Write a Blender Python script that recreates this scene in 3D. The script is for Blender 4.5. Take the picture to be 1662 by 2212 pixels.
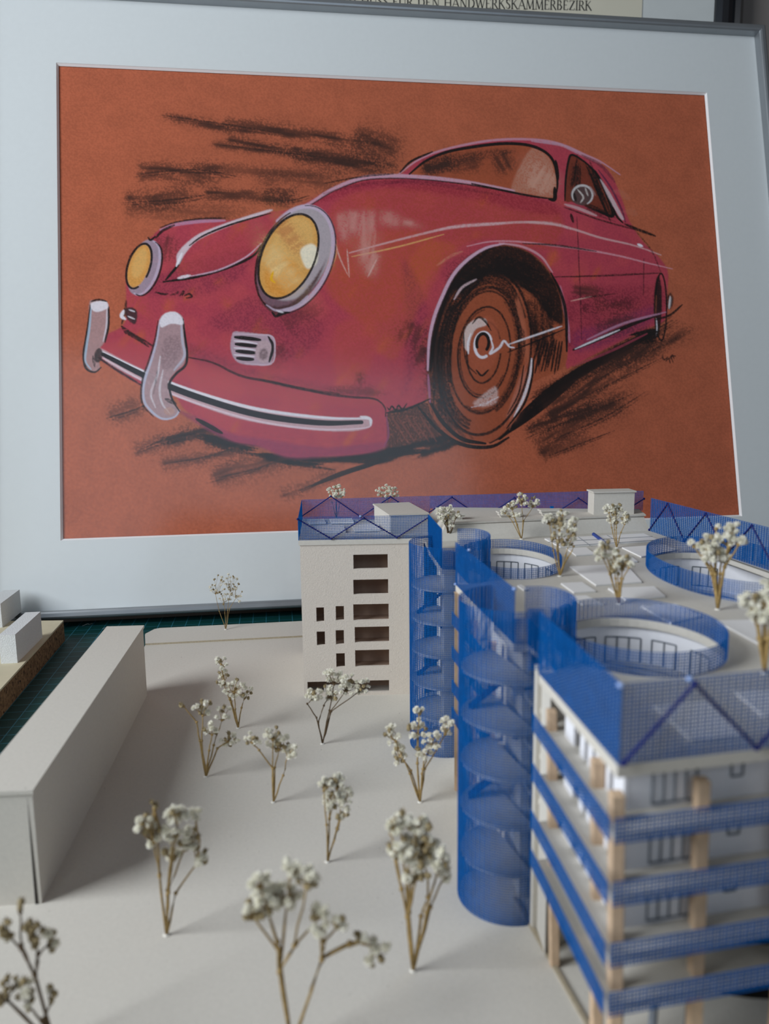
import bpy, bmesh, math, random
import numpy as np
from mathutils import Vector, Matrix
for o in list(bpy.data.objects): bpy.data.objects.remove(o)
SC = bpy.context.scene; COL = SC.collection
# ---------------------------------------------------------------- camera (phone main camera, looking 8.75 deg down at the model)
FPX, CX, CY, H = 1663.0, 831.0, 1106.0, 0.18319
CR = Vector((.99994, -.00171, -.01113)); CD = Vector((-.01126, -.15211, -.98830)); CF = Vector((0, .98836, -.15212))
cam = bpy.data.objects.new('camera', bpy.data.cameras.new('camera')); COL.objects.link(cam); SC.camera = cam
cam.matrix_world = Matrix(((CR.x, -CD.x, -CF.x, 0), (CR.y, -CD.y, -CF.y, 0), (CR.z, -CD.z, -CF.z, H), (0, 0, 0, 1)))
cam.data.sensor_fit = 'HORIZONTAL'; cam.data.sensor_width = 36; cam.data.lens = 36*FPX/1662
cam.data.clip_start = .01; cam.data.clip_end = 20
cam.data.dof.use_dof = True; cam.data.dof.focus_distance = .53; cam.data.dof.aperture_fstop = 15
# ---------------------------------------------------------------- exposure, sky, daylight
SC.view_settings.view_transform = 'Standard'; SC.view_settings.look = 'None'
SC.view_settings.exposure = EXPOSURE = -0.22; SC.view_settings.gamma = 1; SC.view_settings.use_curve_mapping = False
W = bpy.data.worlds.new('sky'); SC.world = W; W.use_nodes = True
bg = W.node_tree.nodes['Background']; bg.inputs[0].default_value = (.55, .72, 1, 1); bg.inputs[1].default_value = .3
def area(name, loc, target, sx, sy, energy, col):
    l = bpy.data.lights.new(name, 'AREA'); l.shape = 'RECTANGLE'; l.size = sx; l.size_y = sy; l.energy = energy; l.color = col
    o = bpy.data.objects.new(name, l); COL.objects.link(o); o.location = loc
    o.rotation_euler = (Vector(target)-Vector(loc)).to_track_quat('-Z', 'Y').to_euler(); return o
area('daylight_at_window', (-.795, -.09, .66), (0, -.09, .66), .56, .78, 19.5, (.90, .95, 1))
area('daylight_at_rear_window', (.22, -1.87, 1.05), (.22, 0, 1.05), 1.90, 1.22, 11, (.72, .86, 1))
# ---------------------------------------------------------------- helpers
def gz(px, py, z):
    """the point of the level z seen at photo position px, py"""
    d = CR*((px-CX)/FPX)+CD*((py-CY)/FPX)+CF
    return Vector((0, 0, H))+d*((z-H)/d.z)
def onplane(px, py, p0, n):
    d = CR*((px-CX)/FPX)+CD*((py-CY)/FPX)+CF; c = Vector((0, 0, H))
    return c+d*((Vector(p0)-c).dot(n)/d.dot(n))
def srgb(c): return tuple(float(v) for v in lin(c))+(1,)
def lin(c):
    c = np.array(c, float)/255; return np.where(c <= .04045, c/12.92, ((c+.055)/1.055)**2.4)
def mat(name, col, rough=.8, var=.06, scale=500, bump=0, bscale=1500, spec=.3, speck=None, trans=0, metal=0):
    m = bpy.data.materials.new(name); m.use_nodes = True; N = m.node_tree.nodes; Lk = m.node_tree.links; b = N['Principled BSDF']
    b.inputs['Roughness'].default_value = rough; b.inputs['Specular IOR Level'].default_value = spec; b.inputs['Metallic'].default_value = metal
    tc = N.new('ShaderNodeTexCoord'); n = N.new('ShaderNodeTexNoise'); n.inputs['Scale'].default_value = scale; n.inputs['Detail'].default_value = 4
    Lk.new(tc.outputs['Object'], n.inputs['Vector'])
    r = N.new('ShaderNodeValToRGB'); c = srgb(col)
    r.color_ramp.elements[0].position = .3; r.color_ramp.elements[1].position = .7
    r.color_ramp.elements[0].color = tuple(v*(1-var) for v in c[:3])+(1,); r.color_ramp.elements[1].color = tuple(min(1, v*(1+var)) for v in c[:3])+(1,)
    Lk.new(n.outputs['Fac'], r.inputs[0]); out = r.outputs[0]
    if speck:
        n2 = N.new('ShaderNodeTexNoise'); n2.inputs['Scale'].default_value = speck[1]; n2.inputs['Detail'].default_value = 2; Lk.new(tc.outputs['Object'], n2.inputs['Vector'])
        r2 = N.new('ShaderNodeValToRGB'); r2.color_ramp.elements[0].position = speck[2]; r2.color_ramp.elements[1].position = speck[2]+.05
        mx = N.new('ShaderNodeMix'); mx.data_type = 'RGBA'; Lk.new(n2.outputs['Fac'], r2.inputs[0]); Lk.new(r2.outputs[0], mx.inputs[0]); Lk.new(out, mx.inputs[6]); mx.inputs[7].default_value = srgb(speck[0]); out = mx.outputs[2]
    Lk.new(out, b.inputs['Base Color'])
    if trans:
        t = N.new('ShaderNodeBsdfTranslucent'); Lk.new(out, t.inputs[0]); ms = N.new('ShaderNodeMixShader'); ms.inputs[0].default_value = trans
        Lk.new(b.outputs[0], ms.inputs[1]); Lk.new(t.outputs[0], ms.inputs[2]); Lk.new(ms.outputs[0], N['Material Output'].inputs[0])
    if bump:
        nb = N.new('ShaderNodeTexNoise'); nb.inputs['Scale'].default_value = bscale; nb.inputs['Detail'].default_value = 5; Lk.new(tc.outputs['Object'], nb.inputs['Vector'])
        bp = N.new('ShaderNodeBump'); bp.inputs['Strength'].default_value = bump; bp.inputs['Distance'].default_value = .0004
        Lk.new(nb.outputs['Fac'], bp.inputs['Height']); Lk.new(bp.outputs[0], b.inputs['Normal'])
    return m
M = dict(
 card=mat('grey_board_card', (208,203,193), .9, .03, 700, .25, 2500, speck=((120,112,104), 900, .74)),
 card_edge=mat('card_edge', (168,156,134), .9, .12, 900, .3),
 tower=mat('tower_board', (216,206,194), .92, .03, 900, .5, 1300, speck=((150,140,130), 1400, .73)),
 paper=mat('white_paper', (236,236,240), .8, .015, 300), roofpaper=mat('roof_paper', (236,234,232), .8, .015, 300),
 ink=mat('grey_ink', (112,118,126), .8, .05), net=mat('blue_netting', (0,90,164), .5, .15, 400, spec=.12, trans=0),
 cord=mat('navy_cord', (14,30,104), .6, .1, 3000), rod=mat('blue_rod', (20,60,140), .4),
 wood=mat('beech_stick', (206,178,148), .7, .1, 260, .2, 900), foam=mat('white_foam', (226,228,228), .9, .04, 900, 1.0, 1700),
 ply=mat('pale_veneer', (206,196,168), .7, .06, 60), mdf=None,
 alu=mat('brushed_aluminium', (158,162,166), .42, .03, 60, metal=.75), mount=mat('passepartout_board', (222,226,226), .9, .012, 300, .08, 1200), bevel=mat('passepartout_core', (250,250,250), .9, .01),
 cream=mat('cream_document_paper', (222,216,196), .85, .02, 40), white=mat('document_mount', (214,218,216), .85, .02, 40), black=mat('black_lacquered_frame', (18,20,26), .22, .1, 60, spec=.6),
 type=mat('printed_black', (34,34,36), .8, .05), wall=mat('painted_plaster', (126,120,116), .92, .05, 14, .4, 260), ceil=mat('ceiling_paint', (130,124,116), .95, .03, 10),
 floorm=mat('oak_floor', (140,110,80), .5, .2, 5), desk=mat('desk_top_lacquer', (70,62,56), .5, .1, 12), winf=mat('white_window_paint', (230,230,230), .4, .01),
 stem=mat('dried_stem', (158,132,84), .8, .25, 600), stemd=mat('dark_dried_stem', (92,74,52), .8, .25, 600), blossom=mat('dried_blossom', (252,249,238), .85, .04, 900, trans=.4),
 bud=mat('withered_bud', (150,134,100), .9, .3, 900), pit=mat('painted_pit_shade', (9,8,8), .95, .1), inner=mat('inner_card_bounce_tint', (190,162,142), .9, .04, 500), glue=mat('glue_drop', (226,222,212), .3, .02, 400, spec=.5), blueglue=mat('blue_tinted_glue', (150,176,226), .3, .1, 400, spec=.5), dark=mat('dark_card', (40,34,30), .95, .1),
)
def link(name, me, m=None, parent=None, label=None, kind=None):
    o = bpy.data.objects.new(name, me); COL.objects.link(o)
    if m is not None and me is not None and not me.materials: me.materials.append(m)
    if parent is not None: o.parent = parent
    if label: o['label'] = label
    if kind: o['kind'] = kind
    return o
def fin(name, bm, m, parent=None, label=None, kind=None, smooth=False):
    bmesh.ops.recalc_face_normals(bm, faces=bm.faces)
    me = bpy.data.meshes.new(name); bm.to_mesh(me); bm.free()
    if smooth:
        for p in me.polygons: p.use_smooth = True
    return link(name, me, m, parent, label, kind)
def thing(name, label, cat, group=None, loc=(0, 0, 0)):
    o = bpy.data.objects.new(name, None); COL.objects.link(o); o['label'] = label; o['category'] = cat; o.empty_display_size = .01
    if group: o['group'] = group
    return o
def tag(o, label, cat, group=None):
    o['label'] = label; o['category'] = cat
    if group: o['group'] = group
    return o
def add_prism(bm, outer, z0, z1, holes=(), fr=None):
    """solid plate between z0 and z1 with an outline and holes; fr = (origin, ex, ey, en) puts it in another frame"""
    if fr: O, ex, ey, en = [Vector(v) for v in fr]; P = lambda x, y, z: O+ex*x+ey*y+en*z
    else: P = lambda x, y, z: Vector((x, y, z))
    loops = [list(outer)]+[list(h) for h in holes]
    for z in (z0, z1):
        es = []
        for lp in loops:
            vs = [bm.verts.new(P(p[0], p[1], z)) for p in lp]
            es += [bm.edges.new((vs[i-1], vs[i])) for i in range(len(vs))]
        bmesh.ops.triangle_fill(bm, edges=es, use_beauty=True, use_dissolve=False)
    for lp in loops:
        for i in range(len(lp)):
            a, b = lp[i-1], lp[i]
            bm.faces.new([bm.verts.new(P(*q)) for q in ((a[0], a[1], z0), (b[0], b[1], z0), (b[0], b[1], z1), (a[0], a[1], z1))])
def prism(name, outer, z0, z1, m, parent=None, holes=(), fr=None, label=None, kind=None, bev=0):
    bm = bmesh.new(); add_prism(bm, outer, z0, z1, holes, fr); bmesh.ops.remove_doubles(bm, verts=bm.verts, dist=1e-7)
    if bev: bmesh.ops.bevel(bm, geom=[e for e in bm.edges if e.is_manifold and e.calc_face_angle(0) > .5], offset=bev, segments=2, affect='EDGES')
    return fin(name, bm, m, parent, label, kind)
def rect(x0, y0, x1, y1): return [(x0, y0), (x1, y0), (x1, y1), (x0, y1)]
def add_tube(bm, pts, r, n=6, r2=None, cap=True):
    pts = [Vector(p) for p in pts]; k = len(pts); rings = []; up = Vector((.123, .077, .99)).normalized()
    for i, p in enumerate(pts):
        t = (pts[min(i+1, k-1)]-pts[max(i-1, 0)]).normalized(); a = t.cross(up)
        if a.length < .2: a = t.cross(Vector((1, .1, 0)))
        a.normalize(); b = t.cross(a); rr = r if r2 is None else r+(r2-r)*i/max(k-1, 1)
        rings.append([bm.verts.new(p+(a*math.cos(q)+b*math.sin(q))*rr) for q in [2*math.pi*j/n for j in range(n)]])
    for A, B in zip(rings, rings[1:]):
        for j in range(n): bm.faces.new((A[j-1], A[j], B[j], B[j-1]))
    if cap: bm.faces.new(rings[0]); bm.faces.new(rings[-1])
def resample(path, step):
    P = np.array([tuple(p)[:2] for p in path], float); L = np.r_[0, np.cumsum(np.hypot(*np.diff(P, axis=0).T))]
    n = max(1, int(round(L[-1]/step))); s = np.linspace(0, L[-1], n+1)
    return np.c_[np.interp(s, L, P[:, 0]), np.interp(s, L, P[:, 1])], L[-1]
NS, NT = .00094, .00023
def net(name, path, z0, z1, parent=None, label=None, m=None, flare=None, ztop=None, z0f=None):
    """woven netting standing on a plan path: warp and weft threads as square bars; ztop / z0f vary the upper / lower edge along the path"""
    P, L = resample(path, NS); n = len(P); V = []; F = []
    T = np.gradient(P, axis=0); T /= np.maximum(np.hypot(T[:, 0], T[:, 1]), 1e-9)[:, None]; Nn = np.c_[-T[:, 1], T[:, 0]]; h = NT/2
    fz1 = (lambda s: ztop(s)) if ztop else (lambda s: z1); fz0 = (lambda s: z0f(s)) if z0f else (lambda s: z0)
    def bar(A, B, s1, s2):
        b = len(V); V.extend([A-s1-s2, A+s1-s2, A+s1+s2, A-s1+s2, B-s1-s2, B+s1-s2, B+s1+s2, B-s1+s2])
        F.extend([(b, b+1, b+5, b+4), (b+1, b+2, b+6, b+5), (b+2, b+3, b+7, b+6), (b+3, b, b+4, b+7)])
    for i in range(n):
        s = i/(n-1); o = Nn[i]*h*.8*(1 if i % 2 else -1)
        bar(np.array([P[i, 0]+o[0], P[i, 1]+o[1], fz0(s)]), np.array([P[i, 0]+o[0], P[i, 1]+o[1], fz1(s)]), np.array([T[i, 0], T[i, 1], 0])*h, np.array([Nn[i, 0], Nn[i, 1], 0])*h)
    step = 3 if L > .02 and not ztop else 1
    hmax = max(fz1(s)-fz0(s) for s in np.linspace(0, 1, 9)); rows = max(2, int(round(hmax/NS)))
    idx = list(range(0, n, step)); idx += [n-1] if idx[-1] != n-1 else []
    for r in range(rows+1):
        for a, b in zip(idx, idx[1:]):
            sa, sb = a/(n-1), b/(n-1); f = r/rows
            za, zb = fz0(sa)+(fz1(sa)-fz0(sa))*f, fz0(sb)+(fz1(sb)-fz0(sb))*f
            bar(np.array([P[a, 0], P[a, 1], za]), np.array([P[b, 0], P[b, 1], zb]), np.array([0, 0, h]), np.array([Nn[a, 0], Nn[a, 1], 0])*h)
    me = bpy.data.meshes.new(name); me.from_pydata([tuple(v) for v in V], [], F); me.update()
    return link(name, me, m or M['net'], parent, label)
def zigzag(name, path, z0, z1, half, parent, start=0, off=.0006):
    P, L = resample(path, half); bm = bmesh.new(); pts = []
    T = P[-1]-P[0]; T /= np.hypot(*T); nn = np.array([T[1], -T[0]])*off
    for i, p in enumerate(P): pts.append(Vector((p[0]+nn[0], p[1]+nn[1], z0+.0008 if (i+start) % 2 == 0 else z1-.0008)))
    for a, b in zip(pts, pts[1:]): add_tube(bm, [a, b], .00042, 6)
    for p in pts: bmesh.ops.create_icosphere(bm, subdivisions=1, radius=.0008, matrix=Matrix.Translation(p))
    return fin(name, bm, M['cord'], parent, 'dark blue zigzag cord')
def arc(cx, cy, rx, ry, a0, a1, n=24, rot=0):
    r = math.radians(rot); out = []
    for i in range(n+1):
        t = math.radians(a0+(a1-a0)*i/n); x, y = rx*math.cos(t), ry*math.sin(t)
        out.append((cx+x*math.cos(r)-y*math.sin(r), cy+x*math.sin(r)+y*math.cos(r)))
    return out
# ---------------------------------------------------------------- the pastel drawing (numpy raster -> colour attribute on the paper mesh)
NU, NV = 1300, 893
DW, DH = 0.60, 0.60/1.455
_src = [(115,137),(1530,203),(1604,1118),(130,1170)]
def _homog(src, dst):
    A = []; b = []
    for (x, y), (u, v) in zip(src, dst):
        A.append([x, y, 1, 0, 0, 0, -u*x, -u*y]); b.append(u)
        A.append([0, 0, 0, x, y, 1, -v*x, -v*y]); b.append(v)
    return np.append(np.linalg.solve(np.array(A, float), np.array(b, float)), 1).reshape(3, 3)
HM = _homog(_src, [(0,0),(NU-1,0),(NU-1,NV-1),(0,NV-1)])
def to_uv(p):
    p = np.asarray(p, float); q = np.c_[p, np.ones(len(p))] @ HM.T
    return q[:, :2]/q[:, 2:]
_rs = np.random.RandomState(5)
def _blur(a, k):
    for ax in (0, 1):
        s = np.zeros_like(a)
        for d in range(-k, k+1): s += np.roll(a, d, ax)
        a = s/(2*k+1)
    return a
def _rank(a):
    f = a.ravel(); r = np.empty(f.size, np.float32); r[np.argsort(f)] = np.linspace(0, 1, f.size, dtype=np.float32)
    return r.reshape(a.shape)
_vv, _uu = np.mgrid[0:NV, 0:NU].astype(np.float32)
_weave = 0.5*np.sin(_uu*2.1+0.6*np.sin(_vv*.05)) + 0.35*np.sin(_vv*1.5)
GRAIN = _rank(_blur(_rs.rand(NV, NU).astype(np.float32), 1)*7 + _weave*.42)
SMUDGE = _rank(_blur(_blur(_rs.rand(NV, NU).astype(np.float32), 9), 14))
STREAK = _rs.rand(NV, NU).astype(np.float32)
for _ in range(14): STREAK = .5*(STREAK+np.roll(np.roll(STREAK, 3, 1), -2, 0))
STREAK = _rank(STREAK)
def lin(c):
    c = np.array(c, float)/255; return np.where(c <= .04045, c/12.92, ((c+.055)/1.055)**2.4)
CAN = np.zeros((NV, NU, 3), np.float32)
PAPER = (184, 98, 68)
CAN[:] = lin(PAPER)
CAN *= (1+.10*(SMUDGE[..., None]-.5)+.05*(GRAIN[..., None]-.5)).astype(np.float32)
def _lay(sl, a, col, grain):
    g = GRAIN[sl]
    if grain > 0:
        a = a*((1-grain*.8) + grain*.8*np.clip((a*1.25-g)*2.0+.1, 0, 1))
    CAN[sl] = CAN[sl]*(1-a[..., None]) + lin(col)*a[..., None]
def smooth(p, n=8, closed=False):
    p = np.asarray(p, float)
    if len(p) < 3: return p
    q = np.vstack([p[-1:], p, p[:2]]) if closed else np.vstack([2*p[0]-p[1], p, 2*p[-1]-p[-2]])
    out = []
    for i in range(1, len(q)-2):
        a, b, c, d = q[i-1:i+3]
        for k in range(n):
            t = k/n
            out.append(.5*(2*b+(c-a)*t+(2*a-5*b+4*c-d)*t*t+(3*b-a-3*c+d)*t**3))
    if not closed: out.append(q[-2])
    return np.array(out)
def stroke(pts, w, col=(20,12,12), op=.9, grain=.35, taper=.5, curve=True, soft=1.0, echo=True):
    if echo and curve and len(pts) > 2 and col[0] < 30:
        stroke([(x+_rs.uniform(-2.2, 2.2), y+_rs.uniform(-2.2, 2.2)) for x, y in pts], w*.45, col, op*.7, .7, .7, True, soft, False)
    if col[0] > 180: grain = max(grain, .62)
    p = smooth(pts, 6) if curve else np.asarray(pts, float)
    p = to_uv(p)*1.0; w = w*.92/2+(.55 if col[0] < 30 else .3); op = min(1, op*1.08)
    m = w+3+soft
    u0, v0 = np.floor(p.min(0)-m).astype(int); u1, v1 = np.ceil(p.max(0)+m).astype(int)
    u0, v0 = max(u0, 0), max(v0, 0); u1, v1 = min(u1, NU-1), min(v1, NV-1)
    if u1 <= u0 or v1 <= v0: return
    acc = np.zeros((v1-v0+1, u1-u0+1), np.float32)
    L = np.r_[0, np.cumsum(np.hypot(*np.diff(p, axis=0).T))]; L /= max(L[-1], 1e-6)
    for i in range(len(p)-1):
        a, b = p[i], p[i+1]
        s0, s1 = max(int(min(a[0], b[0])-m), u0), min(int(max(a[0], b[0])+m)+1, u1)
        t0, t1 = max(int(min(a[1], b[1])-m), v0), min(int(max(a[1], b[1])+m)+1, v1)
        if s1 < s0 or t1 < t0: continue
        X = _uu[t0:t1+1, s0:s1+1]; Y = _vv[t0:t1+1, s0:s1+1]
        d = b-a; l2 = max(d@d, 1e-6)
        t = np.clip(((X-a[0])*d[0]+(Y-a[1])*d[1])/l2, 0, 1)
        D = np.hypot(X-a[0]-t*d[0], Y-a[1]-t*d[1])
        s = L[i]+(L[i+1]-L[i])*t
        ww = w*(1-taper*np.clip(np.abs(2*s-1)*1.0, 0, 1)**3)
        al = np.clip((ww-D)/(soft+.4*w*(grain > .5))+.5, 0, 1)
        r = acc[t0-v0:t1-v0+1, s0-u0:s1-u0+1]; np.maximum(r, al, out=r)
    _lay((slice(v0, v1+1), slice(u0, u1+1)), acc*op, col, grain)
def inside(poly):
    p = poly; u0, v0 = np.floor(p.min(0)).astype(int)-8; u1, v1 = np.ceil(p.max(0)).astype(int)+8
    u0, v0 = max(u0, 0), max(v0, 0); u1, v1 = min(u1, NU-1), min(v1, NV-1)
    X = _uu[v0:v1+1, u0:u1+1]; Y = _vv[v0:v1+1, u0:u1+1]; m = np.zeros(X.shape, bool)
    for i in range(len(p)):
        a, b = p[i-1], p[i]
        if a[1] == b[1]: continue
        c = (a[1] > Y) != (b[1] > Y)
        m ^= c & (X < (b[0]-a[0])*(Y-a[1])/(b[1]-a[1])+a[0])
    return (slice(v0, v1+1), slice(u0, u1+1)), m.astype(np.float32)
def fill(pts, col, op=.9, feather=1, grain=.2, curve=True, tex=None, texamt=0):
    p = to_uv(smooth(pts, 6, True) if curve else pts)
    sl, m = inside(p)
    if feather: m = _blur(m, feather)
    if tex is not None: m = m*np.clip(1-texamt+texamt*2*tex[sl], 0, 1)
    _lay(sl, m*op, col, grain)
def ell(cx, cy, rx, ry, rot=0, a0=0, a1=360, n=28):
    t = np.radians(np.linspace(a0, a1, n)); r = np.radians(rot)
    x = rx*np.cos(t); y = ry*np.sin(t)
    return np.c_[cx+x*np.cos(r)-y*np.sin(r), cy+x*np.sin(r)+y*np.cos(r)]
_tab = _rs.rand(64, 64).astype(np.float32)
def _vn(x, y):
    xi = np.floor(x).astype(int); yi = np.floor(y).astype(int); fx = x-xi; fy = y-yi
    fx = fx*fx*(3-2*fx); fy = fy*fy*(3-2*fy); t = lambda a, b: _tab[a % 64, b % 64]
    return (t(xi, yi)*(1-fx)+t(xi+1, yi)*fx)*(1-fy)+(t(xi, yi+1)*(1-fx)+t(xi+1, yi+1)*fx)*fy
def smear(a, b, w, col, op):
    """soft side-of-the-stick chalk smear from a to b"""
    a, b = to_uv([a, b]); d = b-a; L = np.hypot(*d); d = d/L; n = np.array([-d[1], d[0]]); w = w*.92
    c = np.array([a+n*w*1.6, a-n*w*1.6, b+n*w*1.6, b-n*w*1.6])
    u0, v0 = np.maximum(np.floor(c.min(0)-8).astype(int), 0); u1, v1 = np.ceil(c.max(0)+8).astype(int)
    sl = (slice(v0, min(v1, NV-1)+1), slice(u0, min(u1, NU-1)+1)); X = _uu[sl]-a[0]; Y = _vv[sl]-a[1]
    s = X*d[0]+Y*d[1]; q = X*n[0]+Y*n[1]; o = _rs.uniform(0, 60)
    w = w*1.7; q = q+w*.07*(_vn(s/45+o, s*0+o)-.5)*2
    end = np.clip(s/14, 0, 1)*np.clip((L-s)/(L*.25+8), 0, 1)
    wid = w*(.45+.25*_vn(s/60+o, s*0+3.1)+.2*np.clip(s/(L+1), 0, 1))
    den = np.exp(-(q/wid)**2*1.3)*end*(.45+.95*(.5*_vn(s/70+o, q/4.5+o)+.5*_vn(s/28+o, q/9+o)))
    al = den*(.35+.9*np.clip((den*1.35-GRAIN[sl])*1.8+.15, 0, 1))
    al = np.clip(al*op, 0, .95)
    CAN[sl] = CAN[sl]*(1-al[..., None]) + lin(col)*al[..., None]
def scrib(a, b, w, n, col, op, grain=.8, jit=4, lw=4):
    """rough parallel chalk lines side by side between a and b, spread over w"""
    if grain >= .8: return smear(a, b, max(w, 12), col, op*1.1)
    a = np.array(a, float); b = np.array(b, float); d = (b-a)/np.hypot(*(b-a)); nn = np.array([-d[1], d[0]])
    smear(a, b, w, col, op*.8)
    for i in range(n):
        o = (i/(max(n-1, 1))-.5)*w
        p = a+nn*o+d*_rs.uniform(-jit, jit)*5; q = b+nn*(o+_rs.uniform(-1, 1)*jit*.7)+d*_rs.uniform(-jit, jit)*6
        mid = (p+q)/2+nn*_rs.uniform(-1, 1)*jit*.7
        stroke([p, mid, q], lw*.7, col, op*_rs.uniform(.5, 1), max(grain, .6), .8)
K = (22,13,13); WH = (238,232,240); LV = (208,172,190); RED = (190,70,82); DRED = (128,34,58); ORG = (190,92,60); CH = (58,34,28)
# ---- charcoal speed smears behind the car
scrib((340,250),(530,285),12,4,CH,.62,.85,5,9); scrib((470,270),(890,322),22,6,CH,.62,.85,7,11)
scrib((480,300),(700,340),8,3,CH,.6,.85,5,8); scrib((450,312),(900,365),14,3,CH,.5,.9,6,9); scrib((620,330),(880,372),30,6,CH,.62,.85,6,11)
scrib((285,372),(520,378),30,7,CH,.62,.88,9,11); scrib((400,362),(760,385),16,4,CH,.42,.9,8,9)
scrib((260,435),(450,425),26,6,CH,.62,.88,9,11); scrib((430,420),(670,432),18,5,CH,.6,.88,9,10); scrib((560,425),(660,425),26,4,CH,.6,.85,8,10)
scrib((540,385),(780,398),22,4,CH,.4,.92,6,8); scrib((260,455),(560,462),22,4,CH,.36,.92,9,9); scrib((750,300),(890,345),50,9,CH,.55,.88,6,11)
# ---- ground shadows under the car
scrib((225,900),(330,868),22,5,CH,.5,.9,6,7); scrib((280,975),(450,925),26,6,CH,.55,.88,8,8); scrib((340,955),(480,925),14,4,K,.75,.6,4,8)
scrib((340,1005),(560,970),20,4,CH,.5,.9,8,8); scrib((450,1035),(700,960),26,6,CH,.5,.9,8,8)
fill([(375,880),(430,915),(520,945),(570,965),(640,990),(760,1000),(835,1000),(900,968),(960,958),(960,940),(840,968),(690,985),(560,965),(480,945)], K, .98, 2, .35)
fill([(840,885),(925,870),(950,905),(985,950),(960,975),(900,965),(838,985)], K, .85, 2, .55)
scrib((430,945),(570,975),16,5,K,.95,.4,4,10); scrib((560,985),(720,1003),16,5,K,.95,.45,4,9); scrib((720,990),(930,970),12,5,K,.95,.35,4,10)
stroke([(675,1048),(740,1022),(800,1003),(840,990)], 9, K, 1, .3, .6); scrib((600,1075),(760,1010),16,3,CH,.5,.9,6,7)
scrib((900,985),(1130,905),10,3,K,.85,.5,5,8)
stroke([(1080,945),(1200,840),(1330,762),(1420,715)], 20, K, .97, .35, .5); stroke([(1060,955),(1150,895),(1240,825)], 14, K, 1, .3, .6)
scrib((1150,870),(1440,700),26,6,K,.85,.6,6,9); scrib((1180,905),(1480,690),34,6,CH,.6,.85,8,8); scrib((1130,935),(1330,860),20,5,CH,.75,.8,6,9)
scrib((1150,970),(1400,835),34,5,CH,.55,.88,8,8); scrib((1160,985),(1300,930),24,4,CH,.45,.9,8,7); scrib((1330,800),(1520,700),20,4,CH,.5,.9,8,6)
scrib((1240,905),(1370,860),20,4,CH,.45,.9,8,7)
for p in [[(1230,830),(1350,765),(1470,690)],[(1200,880),(1330,800),(1500,712)],[(1150,915),(1290,845),(1440,770)],[(1170,960),(1300,905),(1400,845)],[(1185,985),(1330,930)],[(1130,950),(1240,905),(1372,850)],
          [(640,1062),(720,1028),(800,1000)],[(450,1035),(560,1010),(660,970)],[(225,905),(290,885),(330,866)],[(300,972),(380,940),(460,930)],[(360,1000),(450,985),(540,955)],
          [(345,250),(470,268),(620,292)],[(450,312),(600,330),(760,350)],[(290,378),(420,368),(520,385)],[(262,440),(380,432),(470,418)],[(560,430),(620,436),(670,424)]]:
    stroke(p, 3.5, CH, .75, .85, .8); stroke([(x+_rs.uniform(-4, 4), y+_rs.uniform(3, 8)) for x, y in p], 2.5, CH, .6, .9, .8)
# ---- car body colour
body = [(325,515),(345,497),(375,486),(430,479),(490,478),(530,471),(580,460),(640,452),(700,420),(760,392),(800,384),(862,380),
 (900,350),(940,332),(1000,316),(1060,306),(1120,303),(1180,307),(1225,322),(1260,337),(1300,357),(1322,378),(1337,410),(1350,445),(1362,480),(1392,525),
 (1425,557),(1445,590),(1443,640),(1440,690),(1400,712),(1330,745),(1280,770),(1237,792),(1224,790),(1222,700),(1212,640),(1190,590),(1150,550),
 (1100,532),(1050,537),(1010,560),(975,600),(950,650),(935,710),(927,780),(925,850),(915,868),(880,880),(838,892),(837,950),(815,972),(760,982),
 (690,985),(620,985),(560,962),(500,950),(440,910),(400,885),(372,850),(310,835),(245,797),(215,772),(222,730),(268,700),(272,640),(272,600),(285,560)]
fill(body, RED, .96, 1, .12)
fill(body, (164,48,80), .4, 3, .2, tex=SMUDGE, texamt=.9)
for k in range(120):
    x = _rs.uniform(260, 1400); y = _rs.uniform(400, 960)
    if _rs.rand() < .45 and (x > 1200 or y < 600): continue
    m = inside(to_uv(body))
    u, v = to_uv([(x, y)])[0]; iu, iv = int(u)-m[0][1].start, int(v)-m[0][0].start
    if 12 < iu < m[1].shape[1]-12 and 12 < iv < m[1].shape[0]-12 and m[1][iv-12:iv+12, iu-12:iu+12].all():
        smear((x-_rs.uniform(8, 26), y+_rs.uniform(14, 34)), (x+_rs.uniform(6, 22), y-_rs.uniform(10, 30)), _rs.uniform(8, 18), (200, 92, 56), _rs.uniform(.2, .5))
fill([(380,885),(440,905),(500,935),(560,945),(700,965),(830,955),(815,975),(690,988),(620,988),(560,966),(480,945)], (150,56,92), .75, 3, .3)
def tint(pts, col, op, grain=.6, feather=6): fill(pts, col, op, feather, grain, tex=STREAK, texamt=.35)
tint([(720,440),(960,400),(1200,450),(1190,540),(1050,520),(960,560),(880,640),(820,700),(720,640)], (186,76,52), .62)
tint([(740,520),(900,500),(960,560),(900,680),(850,780),(780,700),(700,620)], (192,86,56), .6)
tint([(990,540),(930,600),(890,700),(870,640),(880,570),(930,520)], (196,92,54), .7)
tint([(730,700),(810,690),(800,800),(740,840),(720,780)], (196,80,64), .55)
tint([(420,560),(540,540),(520,600),(440,640),(330,640),(300,620)], (128,40,66), .6)
tint([(560,640),(700,700),(640,780),(540,740),(450,700),(500,660)], (120,38,66), .55)
tint([(870,560),(930,680),(900,800),(870,860),(880,740)], (128,40,74), .5)
tint([(400,740),(560,800),(780,850),(700,852),(520,820),(400,775)], (120,40,66), .55)
tint([(1230,640),(1430,620),(1420,690),(1240,760)], (122,28,52), .55); tint([(1240,720),(1300,700),(1420,660),(1410,700),(1260,765)], (134,48,96), .6)
tint([(640,450),(760,395),(900,388),(1080,408),(1200,440),(1190,470),(1000,430),(820,410),(700,440)], (158,40,62), .75)
tint([(240,735),(500,800),(800,860),(810,880),(500,850),(240,770)], (190,74,78), .6)
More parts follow.
